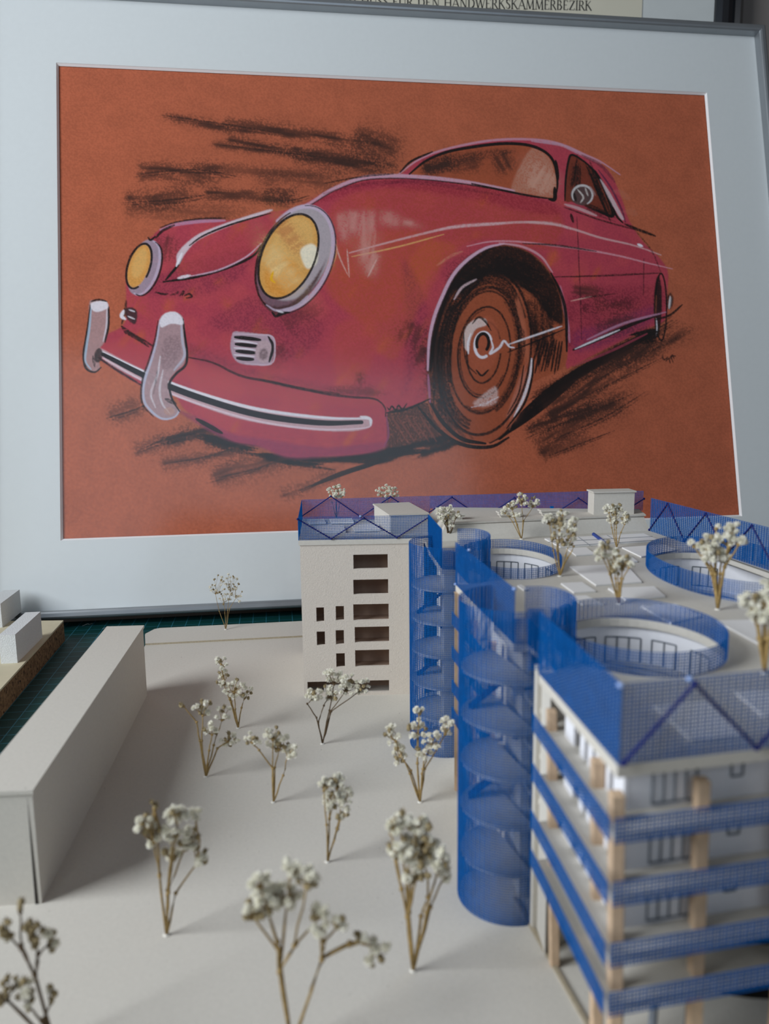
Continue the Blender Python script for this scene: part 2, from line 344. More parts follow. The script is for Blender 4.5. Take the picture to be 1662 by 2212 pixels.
tint([(380,580),(470,520),(600,480),(560,540),(450,590)], (186,70,70), .55)
scrib((360,500),(350,580),26,5,CH,.45,.88,4,6); scrib((600,700),(700,640),40,6,CH,.3,.92,6,7); scrib((900,690),(880,760),30,5,CH,.45,.9,5,6); scrib((920,560+180),(890,800),22,5,CH,.45,.9,5,6)
scrib((620,740),(560,800),24,4,CH,.28,.93,6,6); scrib((1250,670),(1400,655),18,5,K,.5,.88,5,5); scrib((1280,720),(1400,685),26,6,CH,.5,.88,5,6); scrib((1230,625),(1320,640),16,4,CH,.5,.88,4,5)
scrib((760,822),(800,815),18,3,CH,.5,.88,5,5); scrib((700,840),(850,850),8,3,CH,.4,.9,5,5)
# highlights as ochre strokes
scrib((720,520),(700,600),10,3,(205,150,90),.45,.85,4,3); stroke([(700,600),(724,560),(727,520)],3,(225,170,120),.7,.6)
# ---- windows
fill([(885,378),(920,352),(960,333),(1010,322),(1080,315),(1125,314),(1160,322),(1190,340),(1203,365),(1206,400),(1202,430),(1190,433),(1110,415),(1000,395),(940,386)], (168,84,52), .96, 1, .15)
fill([(905,372),(930,352),(975,336),(1040,326),(1090,322),(1120,330),(1060,345),(1000,360),(960,380),(930,382)], CH, .62, 4, .75)
scrib((905,370),(1000,340),24,6,CH,.72,.85,5,9); scrib((1075,325),(1110,385),26,5,CH,.6,.88,5,8); scrib((960,365),(1060,345),22,4,CH,.5,.88,5,8)
fill([(1142,330),(1165,326),(1190,345),(1200,380),(1200,425),(1150,424),(1105,412)], (206,150,128), .62, 2, .7)
scrib((1150,420),(1190,350),40,6,(222,175,155),.4,.9,4,6)
fill([(1235,338),(1265,352),(1290,375),(1310,410),(1326,470),(1300,460),(1245,440),(1222,435),(1225,390)], (118,52,32), .95, 1, .15)
scrib((1250,350),(1240,420),14,4,K,.7,.75,3,6); scrib((1275,362),(1318,465),10,4,K,.9,.4,3,7); scrib((1260,445),(1325,470),12,4,K,.7,.6,3,6)
# ---- wheel
arch = [(1222,790),(1224,700),(1212,640),(1190,590),(1150,550),(1100,532),(1050,537),(1010,560),(975,600),(950,650),(935,710),(927,780),(925,850),(935,900),(985,950),(1060,955),(1120,900),(1150,830)]
fill(arch, (166,84,54), .97, 1, .1)
fill([(1010,560),(1050,537),(1100,532),(1150,550),(1190,592),(1212,640),(1218,700),(1190,690),(1160,650),(1120,615),(1080,600),(1040,600),(1000,620),(975,650),(955,700),(940,780),(925,800),(932,710),(950,650),(975,600)], K, .96, 3, .35)
scrib((985,640),(1060,560),40,7,K,.9,.4,4,12); scrib((1060,570),(1180,620),44,8,K,.85,.5,4,12); scrib((1170,640),(1180,790),40,8,K,.7,.7,4,8)
scrib((945,720),(950,900),34,8,K,.8,.7,4,8); scrib((975,650),(960,860),34,8,CH,.6,.85,4,7); scrib((940,860),(1010,940),30,7,K,.75,.72,4,8)
fill(ell(1052,770,95,172,8), (160,80,50), .80, 5, .3)
for q_ in range(3): stroke(ell(1046,762,92-q_*5,168-q_*8,6,100,330,24), 9, K, .7, .75, .3)
scrib((1120,640),(1145,800),12,3,(186,104,76),.7,.6,3,10); scrib((1100,915),(1145,790),12,3,(196,120,100),.75,.6,3,9)
for (rx,ry,w,op,a0,a1) in [(100,178,5,.85,0,360),(92,168,3,.6,100,330),(78,140,7,.75,150,420),(74,132,4,.7,0,360),(70,128,8,.5,-60,110),(56,98,3.5,.8,0,360),(52,92,3,.6,30,260),(36,66,3.5,.8,0,330)]:
    stroke(ell(1048+(100-rx)*-.02,762,rx,ry,6,a0,a1,30), w, K, op, .6, .1)
for k in range(26):
    a = 120+k*9; q = ell(1046,762,72+_rs.uniform(-4,18),132+_rs.uniform(-6,34),6,a,a+_rs.uniform(20,46),8); stroke(q, 3.5, K, .55, .85)
scrib((1140,640),(1170,760),10,4,K,.6,.8,3,5)
for k in range(9): stroke([(1168+k*6,740+_rs.uniform(-8,8)),(1150+k*7,800+_rs.uniform(-10,10))],4,K,.85,.5)
fill(ell(1046,745,34,62,6), (176,90,62), .75, 2, .3)
fill([(1002,730),(1010,705),(1030,690),(1050,690),(1052,704),(1030,712),(1018,735),(1014,760),(1004,752)], (226,205,200), .9, 1, .55)
stroke([(1022,700),(1035,687),(1050,697),(1062,715)],3,K,.85,.5); stroke([(1003,720),(1004,760),(1012,790),(1030,808)],3,K,.7,.5)
stroke([(1018,722),(1012,742),(1013,765)],4,WH,.9,.5); stroke(ell(1045,746,18,27,5,60,330,20), 6, WH, .92, .35, .1); stroke(ell(1044,742,13,20,5,150,400,20), 6, K, .95, .3, .1)
stroke([(1062,735),(1066,752),(1060,765),(1080,752),(1090,738),(1102,750),(1112,752)],5,WH,.85,.4); stroke([(1100,745),(1150,728),(1215,706)],4,WH,.8,.4); stroke([(1098,762),(1160,738),(1222,712)],2.5,K,.85,.4)
fill([(1022,872),(1040,856),(1070,835),(1078,852),(1072,872),(1045,880)], (225,195,190), .7, 2, .75); stroke([(1020,880),(1050,872),(1078,858)],4,WH,.6,.8)
stroke([(1030,800),(1042,812),(1056,800)],3.5,K,.9,.5)
stroke([(1150,776),(1146,815),(1132,860),(1112,900)],6,WH,.82,.5); stroke([(1133,790),(1122,850),(1098,895)],3,K,.8,.4); stroke([(1154,778),(1150,820),(1134,872),(1096,925)],4,K,.9,.4)
stroke([(982,648),(1000,622),(1030,605)],5,(220,190,195),.75,.55); stroke([(990,660),(1022,625),(1045,600)],5,K,.8,.5)
stroke([(930,870),(960,915),(1000,948),(1050,958)],8,K,.95,.4); stroke([(905,880),(950,930),(1000,960),(1060,965),(1100,945)],7,K,.92,.4)
for k in range(5): stroke([(845+k*16,900+_rs.uniform(-6,6)),(880+k*16,950+_rs.uniform(-6,6))],4,(150,75,55),.5,.7)
# ---- rear wheel
fill(ell(1423,660,9,62,1), K, .95, 1, .25); stroke(ell(1430,665,12,72,0,0,360,24),3,K,.85,.4,.1); stroke([(1420,640),(1418,690)],3,(150,80,55),.6,.6)
stroke([(1420,690),(1421,715),(1418,728)],3,WH,.7,.6); stroke([(1452,645),(1448,668)],5,WH,.85,.5); fill(ell(1449,652,8,18,5),K,.8,1,.5); stroke([(1450,642),(1447,668)],4,(225,215,215),.85,.4)
scrib((1370,735),(1430,722),22,6,K,.95,.3,3,9)
# ---- outlines: body
def out(pts, w=3, lo=LV, k=True, kw=3, dx=0, dy=2.5, op=.8):
    if k: stroke([(x+dx, y+dy) for x, y in pts], kw, K, .8, .45)
    stroke(pts, w, lo, op, .45)
out([(345,498),(378,487),(430,480),(485,478)], 7, (196,140,170), True, 3, 0, -5)
out([(640,452),(670,440),(710,415),(760,393),(800,384),(862,382),(930,386),(1000,394),(1060,404),(1112,414)], 8, (214,170,190), True, 3, 0, 5)
out([(820,402),(900,392),(1000,405)],5,DRED,False,3,0,0,.5); stroke([(700,420),(800,398),(900,396),(1000,410),(1080,424)],8,(100,26,44),.45,.6)
out([(862,378),(900,350),(945,330),(1010,314),(1070,305),(1130,303),(1185,307),(1225,318),(1265,336),(1300,352),(1342,380)], 5, (206,150,170), False)
stroke([(865,374),(890,350),(935,330)],4,K,.9,.35); stroke([(700,398),(780,384),(850,378)],3,K,.7,.6)
stroke([(1150,307),(1210,315),(1245,330),(1300,356)],6,(200,160,180),.7,.5); stroke([(1260,338),(1300,360),(1330,395)],7,(120,50,60),.7,.5)
stroke([(885,378),(920,350),(965,331),(1020,320),(1080,313),(1130,314),(1165,323),(1190,340),(1202,365),(1206,400),(1202,428)], 6, K, .97, .2)
stroke([(1195,432),(1150,426),(1090,414),(1020,399)],4,K,.9,.35); stroke([(1200,408),(1200,432),(1188,433)],8,K,1,.15); stroke([(1202,350),(1207,390)],8,K,1,.2)
stroke([(1222,436),(1224,390),(1230,350),(1238,337),(1262,350),(1290,374)],4,K,.95,.25); stroke([(1275,362),(1292,380),(1312,420),(1326,468),(1290,456)],7,K,.97,.2)
stroke([(1295,370),(1322,408),(1345,455),(1353,482)],4,(110,40,70),.9,.3); fill([(1298,388),(1318,415),(1340,455),(1350,476),(1342,474),(1322,440),(1308,412)],(214,190,195),.9,1,.3)
stroke([(1348,484),(1335,470),(1326,450)],4,K,.95,.3); stroke([(1352,486),(1380,498),(1418,512)],6,K,.85,.55)
stroke([(1222,444),(1250,452),(1290,468)],7,(206,160,165),.85,.45); stroke([(1220,450),(1300,478),(1380,500)],3,K,.7,.5)
fill([(1325,415),(1345,412),(1365,430),(1355,434)],(200,130,110),.4,2,.85); fill([(1345,460),(1370,452),(1380,470)],(200,130,110),.35,2,.85)
fill(ell(1258,424,24,22,0), (86,66,66), .95, 1, .3); stroke(ell(1260,424,22,21,0,150,420,20),5,(210,205,205),.85,.5); stroke([(1250,412),(1262,428),(1256,440)],4,(215,205,200),.8,.5); stroke([(1266,408),(1272,425)],4,(215,205,200),.7,.5); stroke([(1242,420),(1246,436)],5,K,.8,.5); stroke([(1276,405),(1288,424)],5,(170,140,140),.6,.6)
stroke([(1235,465),(1240,482)],6,K,.85,.5); stroke([(1248,470),(1252,560),(1256,660),(1258,735)],2.5,(70,20,34),.7,.5); stroke([(1393,560),(1392,640)],2.5,(80,24,36),.7,.5)
# flank lines
stroke([(755,548),(830,528),(930,503),(985,492),(1060,486),(1140,482),(1200,487),(1240,497),(1300,516),(1370,532),(1430,553)],5,(222,176,178),.75,.6)
stroke([(760,556),(860,535),(960,508)],3,(232,180,110),.75,.6); stroke([(1140,482),(1200,486),(1235,497)],8,(220,190,190),.45,.8); stroke([(940,500),(1000,490),(1100,484)],8,(226,190,196),.5,.8)
stroke([(1010,534),(1060,524),(1120,524),(1200,533),(1270,542),(1340,555),(1400,570),(1455,583)],4,(222,160,172),.75,.55); stroke([(1130,528),(1200,532),(1290,545)],3,K,.75,.5)
stroke([(925,800),(928,740),(938,690),(955,645),(980,596),(1012,562),(1050,538),(1090,528)],7,(218,178,200),.9,.35); stroke([(1080,527),(1130,535),(1170,556),(1195,590)],5,(216,160,170),.8,.5)
stroke([(1212,620),(1220,660),(1228,705),(1232,740)],7,(200,140,165),.7,.5); stroke([(1192,592),(1212,632),(1224,680),(1226,760)],6,K,.9,.3); stroke([(932,800),(940,730),(956,670),(980,615),(1010,575)],6,K,.95,.3)
stroke([(930,870),(926,810)],5,(180,110,150),.7,.5); stroke([(945,575),(975,555),(1000,545)],6,(222,150,120),.5,.85)
stroke([(1196,600),(1300,598),(1430,592)],2.5,K,.75,.5); stroke([(1235,652),(1280,642)],2.5,(226,170,160),.8,.5); stroke([(1260,645),(1335,636)],3,K,.6,.6)
stroke([(1240,757),(1300,732),(1360,705),(1420,683)],7,K,.9,.3); stroke([(1244,755),(1290,735),(1340,714)],4,WH,.85,.4); stroke([(1270,735),(1350,700),(1440,676)],5,(196,140,170),.75,.5); stroke([(1420,692),(1450,682),(1476,660)],4,K,.85,.4)
stroke([(1380,530),(1390,534)],6,WH,.95,.2); stroke([(1375,500),(1410,545),(1430,590)],3,K,.5,.7)
stroke([(1240,792),(1320,760),(1400,722)],5,(160,60,80),.7,.5)
# reflections on the wing
for x0,y0,x1,y1,w in [(770,450,758,520,26),(800,446,790,600,22),(848,450,838,500,26),(890,470,884,500,26),(735,455,748,540,14),(815,540,795,610,16)]:
    scrib((x0,y0),(x1,y1),w,4,(214,160,150),.42,.9,4,6)
stroke([(722,520),(735,560),(752,596)],3,(230,190,180),.6,.7); stroke([(795,600),(815,560)],3,(230,190,180),.6,.7); stroke([(750,540),(755,600)],3,(230,200,190),.6,.7)
# ---- bonnet panel
stroke([(357,606),(380,578),(392,560)],4,K,.95,.3); stroke([(352,610),(420,600),(490,580),(545,555),(565,530)],5,K,.92,.35); stroke([(400,600),(470,585),(530,557),(564,527)],3,(220,180,200),.8,.5)
fill([(380,560),(384,546),(400,528),(430,506),(480,486),(540,466),(582,454),(584,459),(530,477),(470,500),(425,522),(400,548),(386,572)],(222,206,214),.92,1,.3)
stroke([(408,532),(440,510),(500,486),(584,462)],3,K,.9,.4); stroke([(380,576),(392,548)],5,WH,.9,.4); stroke([(384,602),(410,596)],6,WH,.8,.6)
stroke([(336,632),(350,636),(362,636)],3.5,K,.85,.6); stroke([(368,638),(382,634),(384,630)],2.5,K,.7,.6); stroke([(388,640),(396,630),(393,640)],3,K,.8,.5); stroke([(398,640),(408,636),(414,642),(402,645)],3,K,.8,.5)
stroke([(575,600),(590,560),(560,530)],4,(120,44,60),.5,.8)
# ---- headlamp (near)
fill(ell(634,560,72,116,24), (120,92,104), .95, 1, .2)
fill(ell(640,548,72,108,24), (186,176,182), .9, 2, .35)
fill([(560,650),(590,662),(630,655),(670,615),(700,570),(712,540),(690,600),(655,650),(620,678),(595,682)], (78,46,46), .9, 2, .35)
stroke(ell(636,560,76,118,24,-150,70,30), 9, (206,186,208), .85, .35, .1); stroke(ell(637,562,80,122,24,-110,80,30), 3, (40,24,40), .8, .4)
stroke(ell(634,562,74,116,24,90,230,24), 3.5, K, .85, .35)
fill(ell(623,555,56,95,24), (226,166,84), .98, 1, .1)
fill(ell(628,540,44,74,24), (233,186,112), .85, 4, .4, tex=STREAK, texamt=.5)
fill(ell(610,600,40,44,24), (230,150,50), .7, 5, .4); scrib((600,520),(650,490),60,8,(196,120,70),.4,.88,4,4); scrib((580,600),(640,560),60,7,(242,205,140),.55,.8,4,5)
stroke([(590,588),(586,604),(594,612)],5,(240,180,30),.95,.2); fill([(650,540),(672,528),(686,540),(684,570),(664,582),(652,562)],(248,240,215),.95,2,.3)
stroke(ell(623,555,57,96,24,0,360,40), 4, K, .88, .35, .1)
stroke([(576,660),(600,672),(640,662),(665,640)],5,(190,170,190),.8,.5); stroke([(588,676),(596,684),(610,678),(625,676)],5,K,.9,.3); stroke([(598,672),(612,676)],4,WH,.7,.5)
# ---- headlamp (far)
fill(ell(308,578,30,62,18), (166,150,166), .92, 1, .25); fill(ell(299,576,22,48,18), (226,160,76), .97, 1, .12); fill(ell(300,570,15,34,18),(232,184,110),.7,3,.4)
stroke(ell(299,576,24,50,18,60,380,30),3.5,K,.9,.35,.1); stroke(ell(312,580,28,60,18,-90,100,24),6,(196,182,204),.85,.35); stroke(ell(316,582,29,60,18,-90,100,24),3,K,.85,.35)
stroke([(318,514),(324,520),(334,512)],3,K,.9,.3); stroke([(335,515),(350,500),(375,488)],5,K,.8,.5)
# ---- bumper
stroke([(272,650),(268,680),(262,700)],5,K,.7,.6)
stroke([(262,705),(290,725),(330,748)],4,K,.8,.6)
for k in range(8): stroke([(262+k*7,706+k*5),(272+k*7,722+k*4)],3,K,.8,.5)
stroke([(222,730),(240,720),(275,712)],4,(180,70,80),.6,.6)
stroke([(405,772),(460,784),(520,812),(590,826),(700,850),(760,858),(810,862),(832,880),(834,900)],5,(60,22,30),.85,.45); stroke([(560,820),(640,838),(735,852)],6,K,.6,.6)
fill([(214,752),(260,775),(330,808),(440,852),(560,885),(700,902),(760,905),(790,898),(805,908),(795,925),(740,932),(640,925),(520,905),(420,872),(330,835),(250,795),(214,768)],(206,170,176),.95,1,.2)
stroke([(220,760),(330,812),(440,852),(560,884),(700,902),(796,904)],6,WH,.95,.3); stroke([(222,766),(330,820),(440,862),(560,896),(690,913),(782,912)],12,(24,16,22),.98,.15,.4)
stroke([(224,775),(330,833),(440,876),(560,910),(690,927),(790,924),(802,912)],4,(232,205,215),.9,.4); stroke([(780,900),(800,905),(802,918)],6,WH,.9,.4)
stroke([(200,765),(250,798),(310,835)],4,K,.8,.6); stroke([(425,905),(480,935)],8,K,.9,.3)
stroke([(838,880),(842,885),(848,878),(856,886),(862,876),(870,884),(880,872)],3,K,.85,.4); stroke([(836,892),(880,884),(930,862)],4,K,.9,.4)
stroke([(836,900),(840,940),(830,965)],4,(150,70,110),.7,.5)
# overriders
fill([(192,655),(205,650),(225,650),(234,664),(234,700),(228,735),(216,752),(212,775),(216,795),(205,803),(188,798),(180,775),(182,745),(190,715)],(176,140,140),.96,1,.15)
stroke([(194,660),(190,700),(184,740),(180,770),(186,796),(204,804),(218,794)],4,K,.85,.35); stroke([(196,664),(192,710),(186,750),(184,780),(196,798)],4,(170,190,210),.8,.5); stroke([(234,664),(233,705),(226,740)],4,K,.85,.4); stroke([(230,665),(229,705),(222,738)],3,(220,210,220),.8,.5)
fill([(194,658),(206,652),(228,652),(232,666),(214,674),(200,672)],WH,.9,1,.35); stroke([(196,652),(212,648),(230,652)],3,K,.8,.4); fill(ell(212,768,9,16,10),K,.9,1,.3); stroke([(200,770),(204,792)],4,K,.7,.5)
fill([(345,690),(358,678),(380,676),(395,688),(399,720),(403,755),(398,785),(378,805),(362,830),(370,860),(388,888),(375,902),(350,904),(330,890),(312,870),(310,835),(318,800),(330,770),(340,730)],(176,146,150),.97,1,.12)
stroke([(345,692),(338,735),(326,780),(314,815),(309,845),(314,872),(336,896),(356,905),(378,900),(388,886)],5,(190,190,210),.9,.35); stroke([(341,694),(334,735),(321,780),(309,815),(305,850),(310,876),(332,900)],3,K,.75,.45)
stroke([(395,690),(399,725),(404,765),(400,790),(380,808),(366,830),(372,862),(388,888)],4,K,.9,.3); stroke([(391,700),(394,740),(398,770),(376,800)],5,(196,196,214),.75,.5)
fill([(345,692),(356,678),(376,674),(392,686),(394,702),(370,700),(348,708)],WH,.95,1,.3); fill([(355,730),(385,728),(392,755),(380,790),(352,800),(345,770)],(140,112,118),.6,4,.6)
stroke([(346,770),(340,810),(326,850),(336,880)],4,WH,.6,.6); stroke([(352,800),(345,840),(350,870),(366,892)],4,WH,.55,.6); stroke([(340,800),(332,850)],3,K,.5,.6); stroke([(358,862),(380,872)],7,K,.75,.5); fill(ell(366,888,12,9,0),(196,150,135),.7,1,.4)
# indicator grilles
fill([(502,722),(514,717),(560,722),(586,726),(594,745),(588,780),(578,790),(530,788),(508,778),(498,752)],(188,164,178),.95,1,.2)
for k in range(4): stroke([(508+k*1.5,729+k*15),(530,731+k*15),(562-k*5,735+k*14)],7,K,.95,.2,.4)
for k in range(3): stroke([(506,737+k*15),(530,739+k*15),(556-k*3,743+k*14)],3,WH,.85,.35)
fill(ell(570,760,18,24,5),(196,168,174),.95,1,.25); fill(ell(570,766,10,13,5),(110,88,92),.75,2,.5); stroke([(580,728),(590,750),(582,782)],5,K,.9,.25); stroke([(503,722),(560,724),(588,728),(594,750),(586,786),(530,786)],3,(215,190,205),.8,.4)
fill([(270,668),(285,665),(296,676),(292,700),(280,696),(272,686)],(60,40,44),.95,1,.2); stroke([(266,672),(262,684),(270,690)],7,WH,.9,.3); stroke([(278,670),(290,674)],3,WH,.7,.4); stroke([(276,684),(290,690)],3,WH,.7,.4)
# signature
for p in [[(1432,768),(1436,778),(1445,772)],[(1448,776),(1454,768),(1458,776)],[(1440,782),(1446,776),(1450,786)],[(1456,784),(1452,772),(1462,770)]]: stroke(p, 2, K, .75, .4)
CAN *= (1+.16*(GRAIN[..., None]-.5))
CAN = np.clip(CAN, 0, 1)
# ================================================================ the room
RX, RUP, RN = Vector((.99023, .13944, 0)), Vector((-.03290, .23366, .97176)), Vector((.13550, -.96226, .23596))   # picture axes: right, up, out of the picture
YAW = math.atan2(RX.y, RX.x); WN = Vector((RX.y, -RX.x, 0))
def boxobj(name, x0, y0, z0, x1, y1, z1, m, parent=None, kind=None, label=None, bev=0): return prism(name, rect(x0, y0, x1, y1), z0, z1, m, parent, kind=kind, label=label, bev=bev)
boxobj('floor', -1.1, -2.0, -.80, 1.7, 1.7, -.76, M['floorm'], kind='structure')
boxobj('ceiling', -1.1, -2.0, 1.72, 1.7, 1.7, 1.76, M['ceil'], kind='structure')
WP0 = Vector((0, .925, 0))                     # back wall, parallel to the foot of the picture
prism('wall_back', rect(-1.4, -.8, 1.9, 1.76), -.05, 0, M['wall'], fr=(WP0, RX, (0, 0, 1), WN), kind='structure')
prism('wall_left', rect(-2.0, -.8, 1.0, 1.76), -.04, 0, M['wall'], holes=[rect(-.51, .35, .33, .97)], fr=((-.80, 0, 0), (0, 1, 0), (0, 0, 1), (1, 0, 0)), kind='structure')
prism('wall_right', rect(-2.0, -.8, 1.4, 1.76), 0, .04, M['wall'], fr=((1.6, 0, 0), (0, 1, 0), (0, 0, 1), (1, 0, 0)), kind='structure')
prism('wall_rear', rect(-.84, -.8, 1.65, 1.76), 0, .04, M['wall'], holes=[rect(-.74, .43, 1.18, 1.67)], fr=((0, -1.88, 0), (1, 0, 0), (0, 0, 1), (0, -1, 0)), kind='structure')
def window(name, fr, x0, z0, x1, z1):
    w = link(name, None, kind='structure'); t = .03; xm = (x0+x1)/2
    for a in [rect(x0, z0, x0+t, z1), rect(x1-t, z0, x1, z1), rect(x0+t, z0, x1-t, z0+t), rect(x0+t, z1-t, x1-t, z1)]:
        prism('window_frame', a, -.012, .012, M['winf'], w, fr=fr)
window('window_1', ((-.815, 0, 0), (0, 1, 0), (0, 0, 1), (1, 0, 0)), -.51, .35, .33, .97)
window('window_2', ((0, -1.90, 0), (1, 0, 0), (0, 0, 1), (0, -1, 0)), -.74, .43, 1.18, 1.67)
# desk and cutting mat
dk = thing('desk', 'dark desk under the green cutting mat and the model', 'desk'); dk.location = (0, 0, 0)
boxobj('desk_top', -.72, -.35, -.034, .95, .80, -.0042, M['desk'], dk, bev=.002)
for x, y in ((-.68, -.31), (.89, -.31), (-.68, .74), (.89, .74)): boxobj('leg', x-.02, y-.02, -.76, x+.02, y+.02, -.033, M['desk'], dk)
mm = mat('cutting_mat_green', (6,62,60), .55, .12, 40, .15, 900)
N = mm.node_tree.nodes; Lk = mm.node_tree.links; b = N['Principled BSDF']; src = b.inputs['Base Color'].links[0].from_socket
tc = N.new('ShaderNodeTexCoord'); sp = N.new('ShaderNodeSeparateXYZ'); Lk.new(tc.outputs['Object'], sp.inputs[0]); acc = None
for ax in (0, 1):
    a = N.new('ShaderNodeMath'); a.operation = 'MULTIPLY'; a.inputs[1].default_value = 93; Lk.new(sp.outputs[ax], a.inputs[0])
    f = N.new('ShaderNodeMath'); f.operation = 'FRACT'; Lk.new(a.outputs[0], f.inputs[0]); g = N.new('ShaderNodeMath'); g.operation = 'LESS_THAN'; g.inputs[1].default_value = .05; Lk.new(f.outputs[0], g.inputs[0])
    if acc is None: acc = g.outputs[0]
    else:
        h = N.new('ShaderNodeMath'); h.operation = 'MAXIMUM'; Lk.new(acc, h.inputs[0]); Lk.new(g.outputs[0], h.inputs[1]); acc = h.outputs[0]
sc_ = N.new('ShaderNodeMath'); sc_.operation = 'MULTIPLY'; sc_.inputs[1].default_value = .55; Lk.new(acc, sc_.inputs[0])
mx = N.new('ShaderNodeMix'); mx.data_type = 'RGBA'; mx.inputs[7].default_value = srgb((70,150,176)); Lk.new(sc_.outputs[0], mx.inputs[0]); Lk.new(src, mx.inputs[6]); Lk.new(mx.outputs[2], b.inputs['Base Color'])
# unseen chair added behind the viewpoint to keep rear light off the foreground
oc = thing('light_blocker_chair', 'added dark high-backed chair behind the viewpoint, blocking rear light', 'chair'); cf = mat('dark_chair_fabric', (36,38,44), .9, .1, 400, .3, 900); cp_ = mat('black_chair_plastic', (22,22,24), .5, .05)
bk = []
for i in range(13):
    t_ = i/12; wdt = .225+.03*math.sin(t_*3.1)-.05*t_**6; bk.append((wdt, -.24+.72*t_))
prism('backrest', [(w_, z_) for w_, z_ in bk]+[(-w_, z_) for w_, z_ in bk[::-1]], -.03, .03, cf, oc, fr=((0, -.50, 0), (1, 0, 0), (0, -.10, .995), (0, -.995, -.10)), bev=.012)
prism('seat', arc(0, -.24, .25, .24, 0, 360, 32)[:-1], -.34, -.27, cf, oc, bev=.012)
for s_ in (-1, 1):
    bm = bmesh.new(); add_tube(bm, [(s_*.25, -.30, -.32), (s_*.29, -.30, -.30), (s_*.29, -.30, -.10)], .012, 8); o_ = fin('armrest_support', bm, cp_, oc, smooth=True)
    boxobj('armrest', s_*.29-.03, -.42, -.10, s_*.29+.03, -.36+.18, -.08, cp_, oc, bev=.006)
bm = bmesh.new(); add_tube(bm, [(0, -.24, -.67), (0, -.24, -.33)], .025, 12); fin('gas_column', bm, cp_, oc, smooth=True)
for i in range(5):
    a_ = i*1.2566+.3; e_ = (.28*math.cos(a_), -.24+.28*math.sin(a_), -.705); bm = bmesh.new(); add_tube(bm, [(0, -.24, -.66), e_], .022, 8, .014); lg = fin('base_leg', bm, cp_, oc, smooth=True)
    bm = bmesh.new(); bmesh.ops.create_icosphere(bm, subdivisions=2, radius=.028, matrix=Matrix.Translation((e_[0], e_[1], -.732))); fin('caster', bm, cp_, lg, smooth=True)
cm = prism('cutting_mat', rect(-.46, -.28, .46, .36), -.0028, 0, mm, bev=.0006); cm.location = (-.02, .285, 0); cm.rotation_euler = (0, 0, YAW)
tag(cm, 'dark green cutting mat with a fine blue grid under the model', 'cutting mat')
# ================================================================ framed drawing
PC = Vector((.0255, .7057, .2664))             # centre of the drawing
pf = thing('framed_drawing', 'framed pastel drawing of a red vintage car leaning behind the model', 'picture')
FR = (PC, RX, RUP, RN)
nx, nz = NU, NV
us = np.linspace(-DW/2, DW/2, nx); vs = np.linspace(DH/2, -DH/2, nz)
UU, VV = np.meshgrid(us, vs); co = np.array(PC)[None]+UU.reshape(-1, 1)*np.array(RX)+VV.reshape(-1, 1)*np.array(RUP)
me = bpy.data.meshes.new('drawing'); me.vertices.add(nx*nz); me.vertices.foreach_set('co', co.astype(np.float32).ravel())
ii = (np.arange(nz-1)[:, None]*nx+np.arange(nx-1)[None]).ravel(); quad = np.c_[ii, ii+nx, ii+nx+1, ii+1].astype(np.int32)
me.loops.add(quad.size); me.loops.foreach_set('vertex_index', quad.ravel()); me.polygons.add(len(quad))
me.polygons.foreach_set('loop_start', np.arange(0, quad.size, 4, dtype=np.int32)); me.update(calc_edges=True)
at = me.color_attributes.new('pastel', 'FLOAT_COLOR', 'POINT'); at.data.foreach_set('color', np.c_[CAN.reshape(-1, 3), np.ones(nx*nz)].astype(np.float32).ravel())
dm = mat('pastel_on_orange_paper', (190,100,66), .92, .03, 300, .2, 1800); a = dm.node_tree.nodes.new('ShaderNodeAttribute'); a.attribute_name = 'pastel'
dm.node_tree.links.new(a.outputs['Color'], dm.node_tree.nodes['Principled BSDF'].inputs['Base Color'])
link('drawing', me, dm, pf, 'pastel of a red vintage car on orange paper')
fx0, fx1, fy0, fy1 = -.3605, .3600, -.2675, .2710          # outer frame in picture axes
hole = rect(-.2985, -.2045, .2985, .2045)
# passepartout with bevelled window
bm = bmesh.new(); add_prism(bm, rect(fx0+.004, fy0+.004, fx1-.004, fy1-.004), .0022, .0028, [hole[::-1]], FR); prism_bm = bm
fin('passepartout', bm, M['mount'], pf)
bm = bmesh.new(); P = lambda x, y, z: PC+RX*x+RUP*y+RN*z; hi = rect(-.3001+.003, -.2061+.003, .3001-.003, .2061-.003)
lo = [(x*.995, y*.993) for x, y in hi]
for i in range(4):
    a, b_, c, d = hole[i-1], hole[i], (hole[i][0]*.9953, hole[i][1]*.993), (hole[i-1][0]*.9953, hole[i-1][1]*.993)
    bm.faces.new([bm.verts.new(P(*q)) for q in ((*a, .0025), (*b_, .0025), (*c, .0006), (*d, .0006))])
fin('bevelled_edge', bm, M['bevel'], pf, 'white bevelled cut edge')
# frame: four mitred bars with a rounded face
bm = bmesh.new(); w = .0068
prof = [(0, -.024), (0, .0105), (.0008, .0118), (.002, .0124), (w-.002, .0124), (w-.0006, .0118), (w, .0106), (w, .0030)]
outer = rect(fx0, fy0, fx1, fy1); ins = [(1, 1), (-1, 1), (-1, -1), (1, -1)]
rings = [[bm.verts.new(P(outer[i][0]+ins[i][0]*d, outer[i][1]+ins[i][1]*d, h)) for d, h in prof] for i in range(4)]
for i in range(4):
    for j in range(len(prof)-1): bm.faces.new((rings[i-1][j], rings[i][j], rings[i][j+1], rings[i-1][j+1]))
fin('frame', bm, M['alu'], pf, 'slim brushed aluminium frame')
prism('backing_board', rect(fx0+.001, fy0+.001, fx1-.001, fy1-.001), -.006, -.0035, M['dark'], pf, fr=FR)
gm = bpy.data.materials.new('picture_glass'); gm.use_nodes = True; N = gm.node_tree.nodes; Lk = gm.node_tree.links; N.remove(N['Principled BSDF'])
